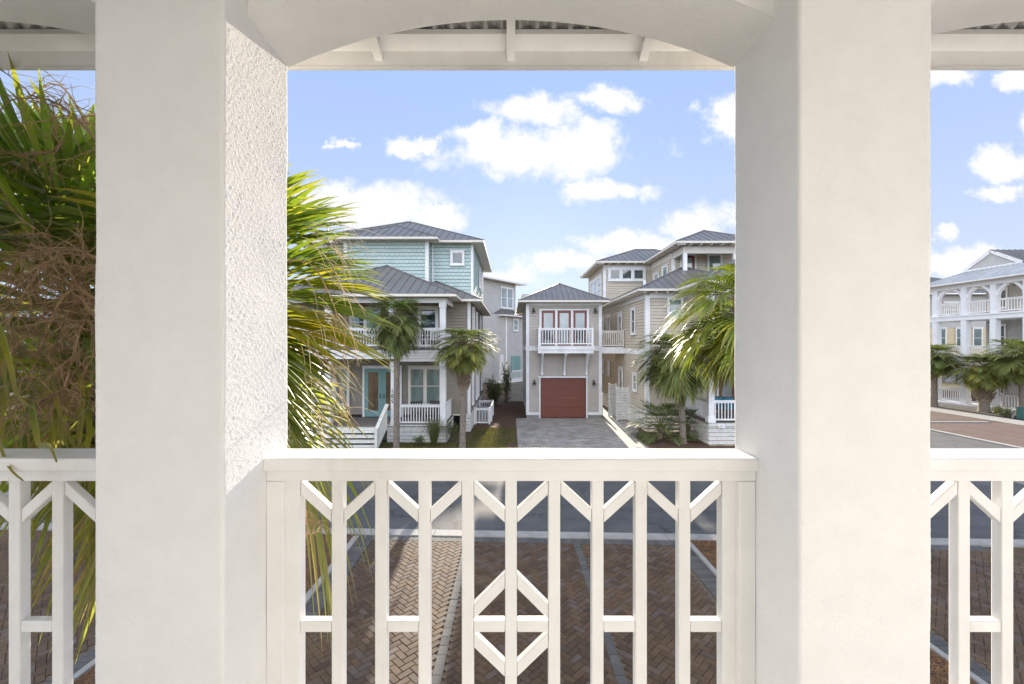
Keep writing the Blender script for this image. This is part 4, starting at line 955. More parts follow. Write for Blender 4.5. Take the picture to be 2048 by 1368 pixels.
# ================================================================== big white house on the right
H = empty('arcade_house', (33.5, 31, 0), 'white three-storey house with stacked arcaded porches and galvanised roof', 'house')
XF = 33.5; XB = 35.9; YN, YF = 22.0, 35.35
lv = [.15, 3.5, 6.75]
mb = MB()
mb.box(XF - .3, XB, YN, YF + .1, -.05, .15)
for z in lv[1:]: mb.box(XF - .02, XB, YN, YF, z - .42, z - .12); mb.box(XF - .08, XB, YN, YF + .05, z - .118, z)
mb.box(XF, XF + .38, YN, YF, 8.72, 9.1); mb.box(XF + .38, XB, YF - .38, YF, 8.72, 9.1); mb.box(XF - .05, XB, YN, YF + .05, 9.1, 9.14)
mb.build('beam', M['stucco_far'], H)
cy_ = [34.97, 32.75, 30.75, 28.75, 26.7, 24.6]
for k, y in enumerate(cy_):
    for l in range(3):
        z0 = lv[l]; z1 = (lv[l + 1] - .42) if l < 2 else 8.72
        mb = MB(); mb.box(XF, XF + .38, y - .19, y + .19, z0, z1)
        if l == 0: mb.box(XF - .03, XF + .41, y - .22, y + .22, z0, z0 + .45)
        co = mb.build('column', M['stucco_far'], H)
        if l == 2:
            for s_ in (-1, 1):
                if k == 0 and s_ == 1: continue
                mb = MB(); pr = None
                for q in range(7):
                    t_ = q / 6; yy_ = y + s_ * (.2 + .55 * t_ ** 1.8); zz = 7.95 + .74 * t_ ** .9
                    if pr: mb.bar(pr, (XF + .19, yy_, zz), .2, .16)
                    pr = (XF + .19, yy_, zz)
                mb.build('bracket', M['stucco_far'], co)
for l in range(3):
    for k in range(5):
        if l == 0 and k in (1, 3): continue
        ya, yb = cy_[k + 1] + .2, cy_[k] - .2
        mb = MB(); rail(mb, (XF + .19, ya), (XF + .19, yb), lv[l] + .02, .95, sp=.16, bw=.045, top=.08); mb.build('railing', M['trim'], H)
    mb = MB(); rail(mb, (XF + .38, YF - .2), (XB, YF - .2), lv[l] + .02, .95, sp=.16); mb.build('railing', M['trim'], H)
BX = 33.5 + 2.4
mb = MB(); clap(mb, (BX, 33.4), (BX, YN), .15, 9.1, .17); clap(mb, (45, 33.4), (BX, 33.4), .15, 9.1, .17); mb.build('wall', M['lilac'], H)
P = Pl((BX - .016, 33.4, 0), (0, -1, 0))
for (a0, a1, b0, b1, k) in ((.3, 1.3, .9, 2.6, 'w'), (3.0, 4.0, .2, 2.5, 'd'), (.3, 1.4, 4.2, 6.0, 'w'), (2.9, 4.0, 3.55, 5.9, 'd'), (2.7, 3.6, 7.2, 8.6, 'w'), (.4, 1.5, 7.2, 8.6, 'w')):
    if k == 'w': window(H, P, a0, a1, b0, b1, gl='glass')
    else: door(H, P, a0, a1, b0, b1, col='trim', gl='glass')
# lower roof, galvanised, and the gable above it
mb = MB(); so_ = MB(); hip(mb, so_, 32.95, 47, 20, 35.75, 9.16, .5, seam=.34, rib=.05); r_ = mb.build('roof', M['roof_pale'], H); so_.build('eave', M['trim'], r_)
gx = 34.9; ga, gb, gm = 33.9, 30.3, 32.1; gz0, gz1 = 10.1, 11.2
mb = MB(); mb.add([(gx, ga, gz0), (gx, gb, gz0), (gx, gm, gz1)], [(0, 1, 2)]); mb.build('gable', M['lilac'], H)
mb = MB(); mb.bar((gx - .05, ga + .15, gz0 + .05), (gx - .05, gm, gz1 + .1), .12, .2); mb.bar((gx - .05, gb - .15, gz0 + .05), (gx - .05, gm, gz1 + .1), .12, .2); mb.bar((gx - .04, ga, gz0 + .05), (gx - .04, gb, gz0 + .05), .1, .12)
mb.build('gable_trim', M['trim'], H)
mb = MB()
for s_, e in ((1, ga + .2), (-1, gb - .2)):
    mb.quad((gx - .12, e, gz0 + .12), (gx - .12, gm, gz1 + .22), (44, gm, gz1 + .22), (44, e, gz0 + .12))
    for k in range(22): x = gx + k * .42; mb.bar((x, e, gz0 + .13), (x, gm, gz1 + .23), .025, .06)
mb.build('roof', M['roof'], H)
mb = MB(); cxf, cyf = 34.7, 29.9; mb.lathe((cxf, cyf, 8.55), [(.03, .5), (.03, .15), (.12, .12), (.15, 0), (.1, -.1), (0, -.12)], 10)
for k in range(5):
    a = k * 1.2566 + .3; mb.bar((cxf + .12 * math.cos(a), cyf + .12 * math.sin(a), 8.6), (cxf + .62 * math.cos(a), cyf + .62 * math.sin(a), 8.6), .12, .015)
mb.build('ceiling_fan', M['dark'], H)
chair('c', (34.6, 32.0, .15), -1.2, 'yellow chair on the ground porch of the white arcade house', M['yellow'])
chair('c', (34.6, 29.6, 6.75), -1.5, 'white chair on the top porch of the arcade house under the ceiling fan', M['trim'])
# neighbour behind it
N_ = empty('cream_house', (42, 44, 0), 'cream and pale grey house glimpsed through the porches of the white house', 'house')
mb = MB(); clap(mb, (36, 44), (52, 44), 0, 6.2, .17); clap(mb, (36, 56), (36, 44), 0, 6.2, .17); mb.build('wall', mat('cream_siding', (.62, .52, .33), .6, .05), N_)
mb = MB(); clap(mb, (36, 44), (52, 44), 6.2, 9.6, .17); clap(mb, (36, 56), (36, 44), 6.2, 9.6, .17); mb.build('upper_wall', M['lilac'], N_)
mb = MB(); so_ = MB(); hip(mb, so_, 35.3, 53, 43.3, 57, 9.6, .4); r_ = mb.build('roof', M['roof'], N_); so_.build('eave', M['trim'], r_)
P = Pl((0, 43.984, 0), (1, 0, 0))
for (a, b, c_, d) in ((43.0, 44.6, 7.2, 8.8), (42.3, 43.3, 4.2, 6.2), (44.2, 45.2, 4.2, 6.2), (45.9, 46.9, 4.2, 6.2)): window(N_, P, a, b, c_, d)
mb = MB(); P.box(mb, 42.9, 44.0, .8, 2.2, .02, .3); P.box(mb, 44.2, 45.3, .7, 1.9, .02, .25); mb.build('utility_box', M['grey_metal'], N_)
# small things by that pavement
u = empty('utility_cabinet', (Xp(2046, 26.6), 26.6, 0), 'dark green utility cabinet standing by the pavement', 'utility box')
mb = MB(); mb.box(u.location.x - .2, u.location.x + .3, 26.4, 26.8, 0, .75); bev(mb.build('cabinet', M['green_box'], u), .03)
mb = MB()
for k in range(3): mb.box(u.location.x - .1, u.location.x + .2, 26.385, 26.398, .3 + k * .12, .36 + k * .12)
mb.build('label_plate', M['trim'], u)
u = empty('marker_post', (Xp(2021, 27.4), 27.4, 0), 'short white post between the hedge and the green cabinet', 'post')
mb = MB(); mb.box(u.location.x - .09, u.location.x + .09, 27.3, 27.48, 0, .4); mb.build('shaft', M['trim'], u); mb = MB(); mb.box(u.location.x - .11, u.location.x + .11, 27.28, 27.5, .401, .43); mb.build('cap', M['trim'], u)
# ------------------------------------------------------------------ palms
def frond(mb, base, az, el, pet, blade, nseg, rng, bend=.5, droop=.5, yellow=.0, brown=.0, rows=6, fold=True, spread=2.35, wk=1.0, tipb=.25):
    """one fan leaf of a cabbage palm: stalk, curved midrib and pleated, split segments"""
    Z = Vector((0, 0, 1)); p = Vector(base); h = Vector((math.cos(az), math.sin(az), 0)); s = Vector((-h.y, h.x, 0))
    pts = [p.copy()]; e = el; n = 7
    for i in range(n):
        e -= bend / n; p = p + (h * math.cos(e) + Z * math.sin(e)) * (pet / n); pts.append(p.copy())
    mb.cur = (min(1, yellow + .25), brown, .2, 1)
    mb.tube(pts, [.018 * (pet + .4) - .012 * i / n * pet for i in range(n + 1)], 4, cap=False)
    # midrib inside the blade
    rib = [p.copy()]; dirs = [h * math.cos(e) + Z * math.sin(e)]; m = 6; rl = blade * .5
    for i in range(m):
        e -= (bend * .9 + .25) / m; d = h * math.cos(e) + Z * math.sin(e); p = p + d * (rl / m); rib.append(p.copy()); dirs.append(d)
    sg = spread
    for i in range(nseg):
        k = (i + .5) / nseg * 2 - 1; a = k * sg
        pos = (1 - abs(k)) ** 1.1 * m; j = min(m - 1, int(pos)); fr = pos - j
        o = rib[j].lerp(rib[j + 1], fr); d0 = dirs[j].lerp(dirs[min(m, j + 1)], fr).normalized(); up = s.cross(d0) * -1
        if up.z < 0: up = -up
        aa = a * (.62 + .38 * abs(k)); d = (d0 * math.cos(aa) + s * math.sin(aa) + up * (.10 + .22 * abs(k))).normalized()
        L = blade * (.98 - .30 * abs(k) ** 2 - (.5 * pos / m) * .55) * rng.uniform(.88, 1.08)
        acr = d.cross(up).normalized(); nn = acr.cross(d); 
        if nn.z < 0: nn = -nn
        dr = droop * rng.uniform(.55, 1.5); tw = rng.uniform(-.25, .25); sway = rng.uniform(-.12, .12)
        w0 = L * 2 * sg / nseg * .55 * wk
        y_ = yellow + (rng.random() < .10) * rng.uniform(.3, .9) * (yellow + .35); b_ = brown + (rng.random() < .05) * .5
        vs = []; cs = []; seg_tone = rng.random()  # random paler tone per leaf segment
        for r in range(rows + 1):
            t_ = r / rows; q = o + d * (L * t_) + acr * (sway * L * max(0, t_ - .4) ** 1.5)
            dz = dr * L * max(0, t_ - .3) ** 2.2 * 1.5
            q = q - Z * dz
            if t_ > .85: q = q + d * (L * .0)
            wd = w0 * (min(t_, .5) / .5 * .92 + .06) if t_ <= .5 else w0 * .98 * (1 - ((t_ - .5) / .5) ** 1.3) + .0012
            ca, sa = math.cos(tw * t_), math.sin(tw * t_); ac = acr * ca + nn * sa
            if fold: vs += [tuple(q - ac * wd / 2 - nn * wd * .28), tuple(q), tuple(q + ac * wd / 2 - nn * wd * .28)]
            else: vs += [tuple(q - ac * wd / 2), tuple(q + ac * wd / 2)]
            tb = max(0, t_ - .72) / .28; br = min(1, b_ + tb * tipb * 2 * (.4 + seg_tone)); yl = min(1, y_ + tb * .5 * tipb + max(0, t_ - .4) * .15)
            cs += [(yl, br, seg_tone, 1)] * (3 if fold else 2)
        c_ = 3 if fold else 2
        fs = []
        for r in range(rows):
            for q in range(c_ - 1): fs.append((r * c_ + q, r * c_ + q + 1, (r + 1) * c_ + q + 1, (r + 1) * c_ + q))
        mb.add(vs, fs, cs)

def trunk_mb(x, y, z0, z1, r, rng, lean=(0, 0), boots=0., rb=None, n=14, flare=1.25):
    mb = MB(); m = 36; pts = []; rad = []
    for i in range(m + 1):
        t_ = i / m; pts.append((x + lean[0] * t_ ** 1.5, y + lean[1] * t_ ** 1.5, z0 + (z1 - z0) * t_))
        rr = r * (1 + (flare - 1) * math.exp(-t_ * 14)) * (1 + .03 * math.sin(i * 2.1) + rng.uniform(-.025, .025)); rad.append(rr)
    mb.tube(pts, rad, n); bt = MB()
    if boots > 0:
        zb = z1 - boots; k = 0; nb = int(boots / .045 * 3.0)
        for i in range(nb):
            zz = zb + boots * i / nb; th = i * 2.39996; t_ = (zz - z0) / (z1 - z0); rr = (rb or r) * (.95 + .25 * math.sin(i / nb * 3.0))
            cx_ = x + lean[0] * t_ ** 1.5; cy_ = y + lean[1] * t_ ** 1.5
            d = Vector((math.cos(th), math.sin(th), 0)); s_ = Vector((-d.y, d.x, 0)); c0 = Vector((cx_, cy_, zz))
            for sgn in (-1, 1):
                a = c0 + d * (rr * .85) + s_ * sgn * .07; b = c0 + d * (rr * 1.15) + Vector((0, 0, .12)) + s_ * sgn * .015; e = c0 + d * (rr * rng.uniform(1.3, 1.75)) + Vector((0, 0, rng.uniform(.2, .32))) + s_ * sgn * rng.uniform(.0, .05)
                bt.cur = (rng.random(), 0, 0, 1); bt.bar(a, b, .055, .03, up=tuple(d)); bt.bar(b, e, .035, .022, up=tuple(d))
        core = [(x + lean[0] * ((zb + boots * q / 6 - z0) / (z1 - z0)) ** 1.5, y + lean[1] * ((zb + boots * q / 6 - z0) / (z1 - z0)) ** 1.5, zb + boots * q / 6) for q in range(7)]
        bt.tube(core, [(rb or r) * .98] * 7, 12)
    return mb, bt

def crown(rng, R_, nf, nseg, rows=4, low=-1.0, skirt=6, yellow=.05, droop=.28):
    """whole crown around the origin; R_ = overall radius"""
    mb = MB()
    for i in range(nf):
        t_ = (i + .5) / nf; az = i * 2.39996 + rng.uniform(-.2, .2); el = 1.35 - t_ * (1.35 - low) + rng.uniform(-.12, .12)
        sc = R_ / 1.75 * (1.0 if el > 0 else .92) * rng.uniform(.88, 1.08)
        frond(mb, (0, 0, -.12 * t_ * R_), az, el, .78 * sc, 1.1 * sc, nseg, rng, bend=.25 + .35 * (1 - t_), droop=droop, yellow=yellow * (1 + 2 * t_), rows=rows, fold=False, spread=1.9, wk=1.35, tipb=.12)
    for i in range(skirt):
        az = rng.uniform(0, 6.28); sc = R_ / 1.75 * .8
        frond(mb, (0, 0, -.15 * R_), az, -.7 + rng.uniform(-.3, .1), .7 * sc, .9 * sc, nseg // 2, rng, bend=.6, droop=.9, yellow=.5, brown=.75, rows=rows, fold=False)
    return mb
rngp = random.Random(11)
crowns = [crown(rngp, 1.5, 60, 30, 4, -1.0, 5).build('crown', M['palm_far'], None, attr=True),
          crown(rngp, 1.5, 54, 30, 4, -1.05, 8, yellow=.10).build('crown', M['palm_far'], None, attr=True),
          crown(rngp, 1.5, 64, 30, 4, -.95, 3, yellow=.02).build('crown', M['palm_far'], None, attr=True)]
cm = [c.data for c in crowns]
for c in crowns: bpy.data.objects.remove(c)
_c = crown(random.Random(15), 1.5, 46, 34, 6, -.72, 3, yellow=.10, droop=.42).build('crown', M['palm_mid'], None, attr=True); near_crown = _c.data; bpy.data.objects.remove(_c)
def palm(px, D, cpy, Rr, kind, label, r=.12, boots=.6, rb=.16, lean=(0, 0), rot=0., group='cabbage palms along the street', seed=1, zt=None, mesh=None, squash=1.0, base_z=0):
    rng = random.Random(seed); x = Xp(px, D); zc = Zp(cpy, D) if zt is None else zt
    root = empty('palm_tree', (x, D, base_z), label, 'palm tree', group)
    tr, bt = trunk_mb(x, D, base_z - .05, zc, r, rng, lean, boots, rb); tr.build('trunk', M['bark'], root, smooth=True)
    if boots: bt.build('boots', M['boot'], root)
    c = bpy.data.objects.new('crown', mesh or cm[kind]); COL.objects.link(c); c.parent = root
    c.location = (lean[0], lean[1], zc - base_z + .05); c.rotation_euler = (0, 0, rot); s_ = Rr / 1.5; c.scale = (s_, s_, s_ * squash)
    return root
palm(793, 18.6, 640, 1.28, 2, 'palm tree with a dense dark crown in front of the double teal front door', r=.125, boots=1.0, rb=.18, rot=1.0, seed=2, lean=(.02, 0), squash=1.15)
palm(925, 18.8, 690, 1.45, 1, 'palm with a shaggy booted trunk and wide crown at the taupe house corner', r=.13, boots=1.9, rb=.2, rot=2.2, seed=3, lean=(.1, 0), squash=.85)
palm(1366, 20.2, 712, 1.95, 0, 'slender palm leaning slightly beside the palmetto bush in front of the beige house', r=.14, boots=.45, rb=.17, rot=.4, seed=4, lean=(-.25, 0), squash=1.0)
palm(1497, 9.7, 625, 1.78, 1, 'near palm with sunlit drooping fronds just behind the right stucco column', r=.15, boots=.9, rb=.2, rot=4.0, seed=5, mesh=near_crown)
palm(1968, 29.8, 735, 2.05, 1, 'palm with a thick criss-crossed trunk in front of the arcade house', r=.28, boots=2.3, rb=.36, rot=.7, seed=6, group='palms in front of the arcade house', squash=.75)
palm(2047, 28.0, 712, 2.1, 0, 'palm at the right edge of the picture in front of the arcade house', r=.2, boots=1.6, rb=.3, rot=3.1, seed=7, group='palms in front of the arcade house', squash=.8)
palm(1868, 32.4, 712, 1.7, 2, 'palm at the far end of the arcade house, partly hidden by the stucco column', r=.2, boots=1.2, rb=.26, rot=5.1, seed=8, group='palms in front of the arcade house', squash=.85)

# the big palm beside our balcony
NP_ = empty('palm_tree', (-2.55, 3.1, 0), 'large cabbage palm pressed against the balcony, with dead flower stalks and yellowing fronds', 'palm tree')
rn = random.Random(21); bx, by, bz = -2.5, 3.05, 4.72
tr, bt = trunk_mb(bx, by, -.05, bz, .16, rn, (0, 0), 1.2, .22); tr.build('trunk', M['bark'], NP_, smooth=True); bt.build('boots', M['boot'], NP_)
def nf(az, el, pet, bl, nseg=52, bend=.4, droop=.5, yellow=.05, brown=0., dz=0, rows=9, base=None, spread=2.2, tipb=.3):
    mb = MB(); frond(mb, base or (bx + .1 * math.cos(R(az)), by + .1 * math.sin(R(az)), bz + dz), R(az), R(el), pet, bl, nseg, rn, bend=bend, droop=droop, yellow=yellow, brown=brown, rows=rows, spread=spread, wk=1.05, tipb=tipb)
    mb.build('frond', M['palm_near'], NP_, attr=True)
# az: 0 = to the right, 90 = away, 180 = left, 270 = towards us
FR = []
for (az0, n_) in ((0, 28),):
    for k in range(n_):
        az = rn.uniform(-38, 30); el = 76 - 122 * k / (n_ - 1) + rn.uniform(-4, 4); FR.append((az, el, rn.uniform(.32, .48) + .16 * max(0, 1 - abs(el - 35) / 40), rn.uniform(.82, .95)))
for k in range(9): FR.append((rn.uniform(40, 160), 70 - 120 * k / 8, rn.uniform(.6, .8), rn.uniform(.9, 1.05)))
for k in range(7): FR.append((rn.uniform(165, 215), 75 - 125 * k / 6, rn.uniform(.5, .75), rn.uniform(.85, 1.0)))
for k in range(3): FR.append((rn.uniform(220, 300), 80 - 60 * k / 2, rn.uniform(.35, .5), rn.uniform(.7, .85)))
for a in FR:
    nf(*a, nseg=32, rows=8, yellow=.04 + (rn.random() < .42) * rn.uniform(.15, .8) + (a[1] < -20) * .10, droop=.2 + (a[1] < 0) * .15, bend=.2)
# two big fans close to the railing on the left
for (b_, az, el, pet, bl) in (((-2.75, 2.25, 4.62), 170, 20, .1, 1.15), ((-2.2, 2.3, 4.5), 150, 62, .15, 1.1), ((-2.05, 2.35, 4.25), 200, 30, .2, .9), ((-2.1, 2.5, 4.2), 95, 75, .2, 1.2)):
    nf(az, el, pet, bl, nseg=24, base=b_, spread=2.0, yellow=.03, droop=.15, bend=.15)
for (az, el, pet, bl) in ((235, 76, .6, 1.05), (205, 78, .62, 1.05), (180, 70, .7, 1.05), (130, 80, .66, 1.05), (160, 62, .8, 1.1)):
    nf(az, el, pet, bl, nseg=24, base=(-2.35 + rn.uniform(-.2, .1), 2.6 + rn.uniform(-.1, .2), 4.42), spread=2.0, yellow=.03 + .2 * (rn.random() < .3), droop=.18, bend=.1)
for (x_, az, el, pet, bl) in ((-2.25, 100, 78, .42, .98), (-2.5, 130, 72, .5, 1.0), (-2.75, 80, 80, .45, 1.0), (-2.1, 60, 66, .42, .95)):
    nf(az, el, pet, bl, nseg=26, base=(x_, 2.32, 4.7), spread=1.9, yellow=.03, droop=.12, bend=.1)
# dead fronds hanging against the trunk
for (az, el, pet, bl) in ((-20, -62, .6, 1.0), (20, -70, .6, 1.0), (250, -72, .5, 1.0), (285, -68, .45, 1.0), (200, -60, .5, .9), (310, -75, .5, 1.0), (140, -65, .5, .9)):
    nf(az, el, pet, bl, nseg=34, bend=.4, droop=.9, yellow=.6, brown=.7, dz=-.25, tipb=.6)
nf(-2, -22, .95, 1.05, yellow=.35, brown=.25, droop=.8, tipb=.8)
# dry flower stalks: long arching stems ending in a tangle of twigs
def stalk(p0, pts_, seed, nb=16, sub=9, bl=.42, tw=.2, r0=.009):
    rg = random.Random(seed); mb = MB(); P_ = [Vector(p0)] + [Vector(p) for p in pts_]
    # smooth the stem
    C_ = []
    for i in range(len(P_) - 1):
        for k in range(4):
            t_ = k / 4; a = P_[max(i-1, 0)]; b = P_[i]; c = P_[i+1]; d = P_[min(i+2, len(P_)-1)]
            C_.append(.5 * ((2*b) + (c-a)*t_ + (2*a-5*b+4*c-d)*t_*t_ + (3*b-a-3*c+d)*t_**3))
    C_.append(P_[-1]); mb.tube(C_, [r0 * (1 - .6 * i / len(C_)) for i in range(len(C_))], 5)
    def twig(p, d, L, r, depth):
        q = [p]; v = d.normalized()
        n_ = 6
        for k in range(n_):
            v = (v + Vector((rg.gauss(0, .16), rg.gauss(0, .16), rg.gauss(0, .16) - .10))).normalized(); q.append(q[-1] + v * (L / n_))
        mb.tube(q, [r * (1 - .65 * k / n_) for k in range(n_ + 1)], 3, cap=False)
        if depth:
            for k in range(sub):
                j = rg.randint(1, n_); dd = (q[j] - q[j-1]).normalized(); sd_ = Vector((rg.gauss(0, 1), rg.gauss(0, 1), rg.gauss(0, .8))).normalized()
                twig(q[j], dd * .7 + sd_ * .8, tw * rg.uniform(.5, 1.3), r * .5, depth - 1)
    st = len(C_) // 3
    for i in range(nb):
        j = st + int((len(C_) - st - 1) * i / max(1, nb - 1)); d = (C_[j] - C_[max(0, j-1)]).normalized()
        twig(C_[j], d * .6 + Vector((rg.gauss(0, .8), rg.gauss(0, .8), rg.gauss(0, .6))), bl * rg.uniform(.6, 1.1), r0 * .42, 1)
    mb.build('flower_stalk', M['twig'], NP_)
W = lambda px, py, D: (Xp(px, D), D, Zp(py, D))
# upper tangle
stalk(W(330, 330, 2.6), [W(240, 330, 2.3), W(175, 260, 2.15), (W(120, 210, 2.1)), W(60, 190, 2.1)], 1, nb=13, sub=9, bl=.22, tw=.13)
stalk(W(330, 380, 2.6), [W(230, 250, 2.4), W(165, 235, 2.3), W(110, 300, 2.25), W(40, 310, 2.2)], 2, nb=12, sub=8, bl=.2, tw=.13)
stalk(W(300, 400, 2.8), [W(200, 290, 2.7), W(120, 170, 2.6), W(50, 200, 2.6)], 3, nb=10, sub=8, bl=.24, tw=.14)
# lower tangles
for k, (pts_, nb, bl) in enumerate([([W(230, 540, 2.1), W(150, 500, 2.0), W(80, 540, 1.95), W(20, 640, 1.92)], 18, .2), ([W(210, 600, 2.1), W(140, 580, 2.0), W(90, 670, 1.95), W(60, 770, 1.9)], 18, .2),
        ([W(200, 640, 2.1), W(120, 510, 2.0), W(50, 510, 2.0), W(-30, 600, 2.0)], 18, .22), ([W(220, 680, 2.1), W(170, 640, 2.0), W(140, 740, 1.98), W(120, 800, 1.96)], 16, .2),
        ([W(200, 600, 2.3), W(100, 620, 2.2), W(30, 700, 2.2), W(-20, 790, 2.2)], 18, .26), ([W(230, 560, 2.3), W(160, 540, 2.15), W(130, 640, 2.1), W(100, 720, 2.1)], 16, .22),
        ([W(240, 620, 2.2), W(190, 700, 2.1), W(150, 770, 2.05), W(90, 800, 2.0)], 14, .2)]):
    stalk(W(300, 580, 2.5), pts_, 10 + k, nb=nb + 6, sub=9, bl=bl * 1.1, tw=.15, r0=.009)
stalk(W(420, 800, 2.9), [W(560, 900, 2.7), W(605, 980, 2.6), W(615, 1090, 2.6)], 31, nb=10, sub=6, bl=.24, tw=.14)
stalk(W(400, 700, 2.9), [W(620, 700, 2.8), W(680, 780, 2.8), W(700, 860, 2.8)], 32, nb=7, sub=3, bl=.22, tw=.12, r0=.006)
stalk(W(400, 560, 2.9), [W(590, 520, 2.7), W(650, 570, 2.7), W(690, 680, 2.7)], 33, nb=7, sub=3, bl=.22, tw=.12, r0=.006)
# fine threads and curled dry tips hanging from the leaf ends
mb = MB(); rg = random.Random(77)
for i in range(110):
    px = 600 + rg.random() ** 1.0 * 80; py = 430 + rg.random() * 420; D_ = rg.uniform(2.6, 3.3)
    p = Vector(W(px, py, D_)); v = Vector((rg.uniform(.2, 1), rg.uniform(-.4, .4), rg.uniform(-.5, .5))).normalized(); q = [p]; n_ = 8; L = rg.uniform(.15, .42); cv = rg.uniform(.12, .4)
    for k in range(n_): v = (v + Vector((0, 0, -cv))).normalized(); q.append(q[-1] + v * (L / n_))
    mb.tube(q, [.0026 * (1 - .7 * k / n_) for k in range(n_ + 1)], 3, cap=False)
mb.build('leaf_threads', M['straw'], NP_)
# leaf strips that flop over the left railing
def strip_leaf(pts_, w0, yb, col=None):
    mb = MB(); P_ = [Vector(p) for p in pts_]; C_ = []
    for i in range(len(P_) - 1):
        for k in range(5):
            t_ = k / 5; a = P_[max(i-1, 0)]; b = P_[i]; c = P_[i+1]; d = P_[min(i+2, len(P_)-1)]
            C_.append(.5 * ((2*b) + (c-a)*t_ + (2*a-5*b+4*c-d)*t_*t_ + (3*b-a-3*c+d)*t_**3))
    C_.append(P_[-1]); n_ = len(C_)
    for i, q in enumerate(C_):
        d = (C_[min(i+1, n_-1)] - C_[max(i-1, 0)]).normalized(); a = d.cross(Vector((0, -1, .2))).normalized(); t_ = i / (n_ - 1); wd = w0 * (1 - t_ ** 1.6) + .001
        br = max(0, min(1, (t_ - yb) * 4)); yl = max(0, min(1, (t_ - yb + .3) * 2.5))
        mb.v += [tuple(q - a * wd / 2), tuple(q + Vector((0, .006, 0))), tuple(q + a * wd / 2)]; mb.c += [(yl, br, .5, 1)] * 3
    for i in range(n_ - 1):
        for k in (0, 1): mb.f.append((i*3 + k, i*3 + k + 1, i*3 + k + 4, i*3 + k + 3))
    mb.build('leaf_strip', M['palm_near'], NP_, attr=True)
strip_leaf([W(-60, 560, 1.9), W(-10, 640, 1.75), W(18, 720, 1.7), W(35, 790, 1.66), W(68, 818, 1.62)], .035, .45)
strip_leaf([W(-40, 700, 1.8), W(-10, 850, 1.7), (W(5, 905, 1.64)), W(22, 940, 1.59), W(45, 962, 1.585)], .02, .1)
strip_leaf([W(60, 800, 1.9), W(70, 850, 1.8), W(78, 888, 1.72), W(100, 893, 1.62), W(112, 925, 1.59)], .035, .35)
strip_leaf([W(100, 750, 2.0), W(118, 820, 1.9), W(130, 880, 1.8)], .03, .35)
strip_leaf([W(140, 700, 2.1), W(165, 780, 2.0), W(160, 850, 1.9), W(155, 890, 1.85)], .03, .3)
for k in range(26):
    px = rg.uniform(-20, 185); D_ = rg.uniform(1.95, 2.7); y0 = rg.uniform(640, 800)
    strip_leaf([W(px, y0, D_), W(px + rg.uniform(-20, 20), y0 + 80, D_), W(px + rg.uniform(-45, 45), y0 + rg.uniform(140, 300), D_)], rg.uniform(.02, .045), rg.uniform(.2, .9))

# ------------------------------------------------------------------ shrubs and other greenery
def leafy(name, loc, size, n, label, cat, m='bush', leaf=.08, stems=7, seed=1, group=None):
    """multi-stemmed shrub of many small leaves"""
    rg = random.Random(seed); r = empty(name, loc, label, cat, group); sx, sy, sz = size
    st = MB(); lf = MB()
    for i in range(stems):
        a = rg.uniform(0, 6.28); k = rg.uniform(.3, 1); top = Vector((math.cos(a) * sx * k * .8, math.sin(a) * sy * k * .8, sz * rg.uniform(.6, 1.0))); mid = top * .5 + Vector((rg.gauss(0, .06), rg.gauss(0, .06), 0))
        st.tube([(0, 0, 0), tuple(mid), tuple(top)], [.02, .014, .006], 4)
        for j in range(n // stems):
            t_ = rg.random() ** .6; c = (mid * (t_ * 2) if t_ < .5 else mid.lerp(top, t_ * 2 - 1)) + Vector((rg.gauss(0, sx * .2), rg.gauss(0, sy * .2), rg.gauss(0, sz * .09)))
            d = Vector((rg.gauss(0, 1), rg.gauss(0, 1), rg.gauss(.3, .8))).normalized(); s_ = d.cross(Vector((rg.gauss(0, 1), rg.gauss(0, 1), 1))).normalized(); L = leaf * rg.uniform(.6, 1.4)
            if c.z < .02: c.z = .03
            lf.cur = (rg.random() * .3, 0, rg.random(), 1); lf.add([tuple(c), tuple(c + d * L * .5 + s_ * L * .22), tuple(c + d * L), tuple(c + d * L * .5 - s_ * L * .22)], [(0, 1, 2, 3)])
    st.build('stem', M['bark'], r, world=False); lf.build('foliage', M[m], r, world=False, attr=True); return r
leafy('shrub', (Xp(985, 33), 33, 0), (1.0, .9, 1.9), 2600, 'dark rounded shrub at the far end of the mulch path, before the pale grey house', 'shrub', leaf=.14, seed=3, stems=12)
leafy('shrub', (Xp(1012, 34.3), 34.3, 0), (.5, .5, 2.9), 900, 'taller thin shrub standing behind the dark rounded one', 'shrub', leaf=.16, seed=4, stems=8)
leafy('shrub', (Xp(905, 20.3), 20.3, 0), (.45, .4, .95), 1200, 'leafy green shrub beside the corner skirting of the taupe house', 'shrub', leaf=.07, seed=5, stems=9)
leafy('shrub', (Xp(840, 19.7), 19.7, 0), (.4, .3, .5), 800, 'low dark shrub under the front porch skirting', 'shrub', leaf=.06, seed=6, stems=9)
for k in range(4):
    D_ = 28.6 - k * .45; leafy('hedge_plant', (Xp(1992 + k * 9, D_), D_, 0), (.35, .35, .6), 420, ['first', 'second', 'third', 'fourth'][k] + ' low grey-green shrub from the left in the row beside the arcade house', 'shrub', leaf=.08, seed=20 + k, group='low shrubs in front of the arcade house')
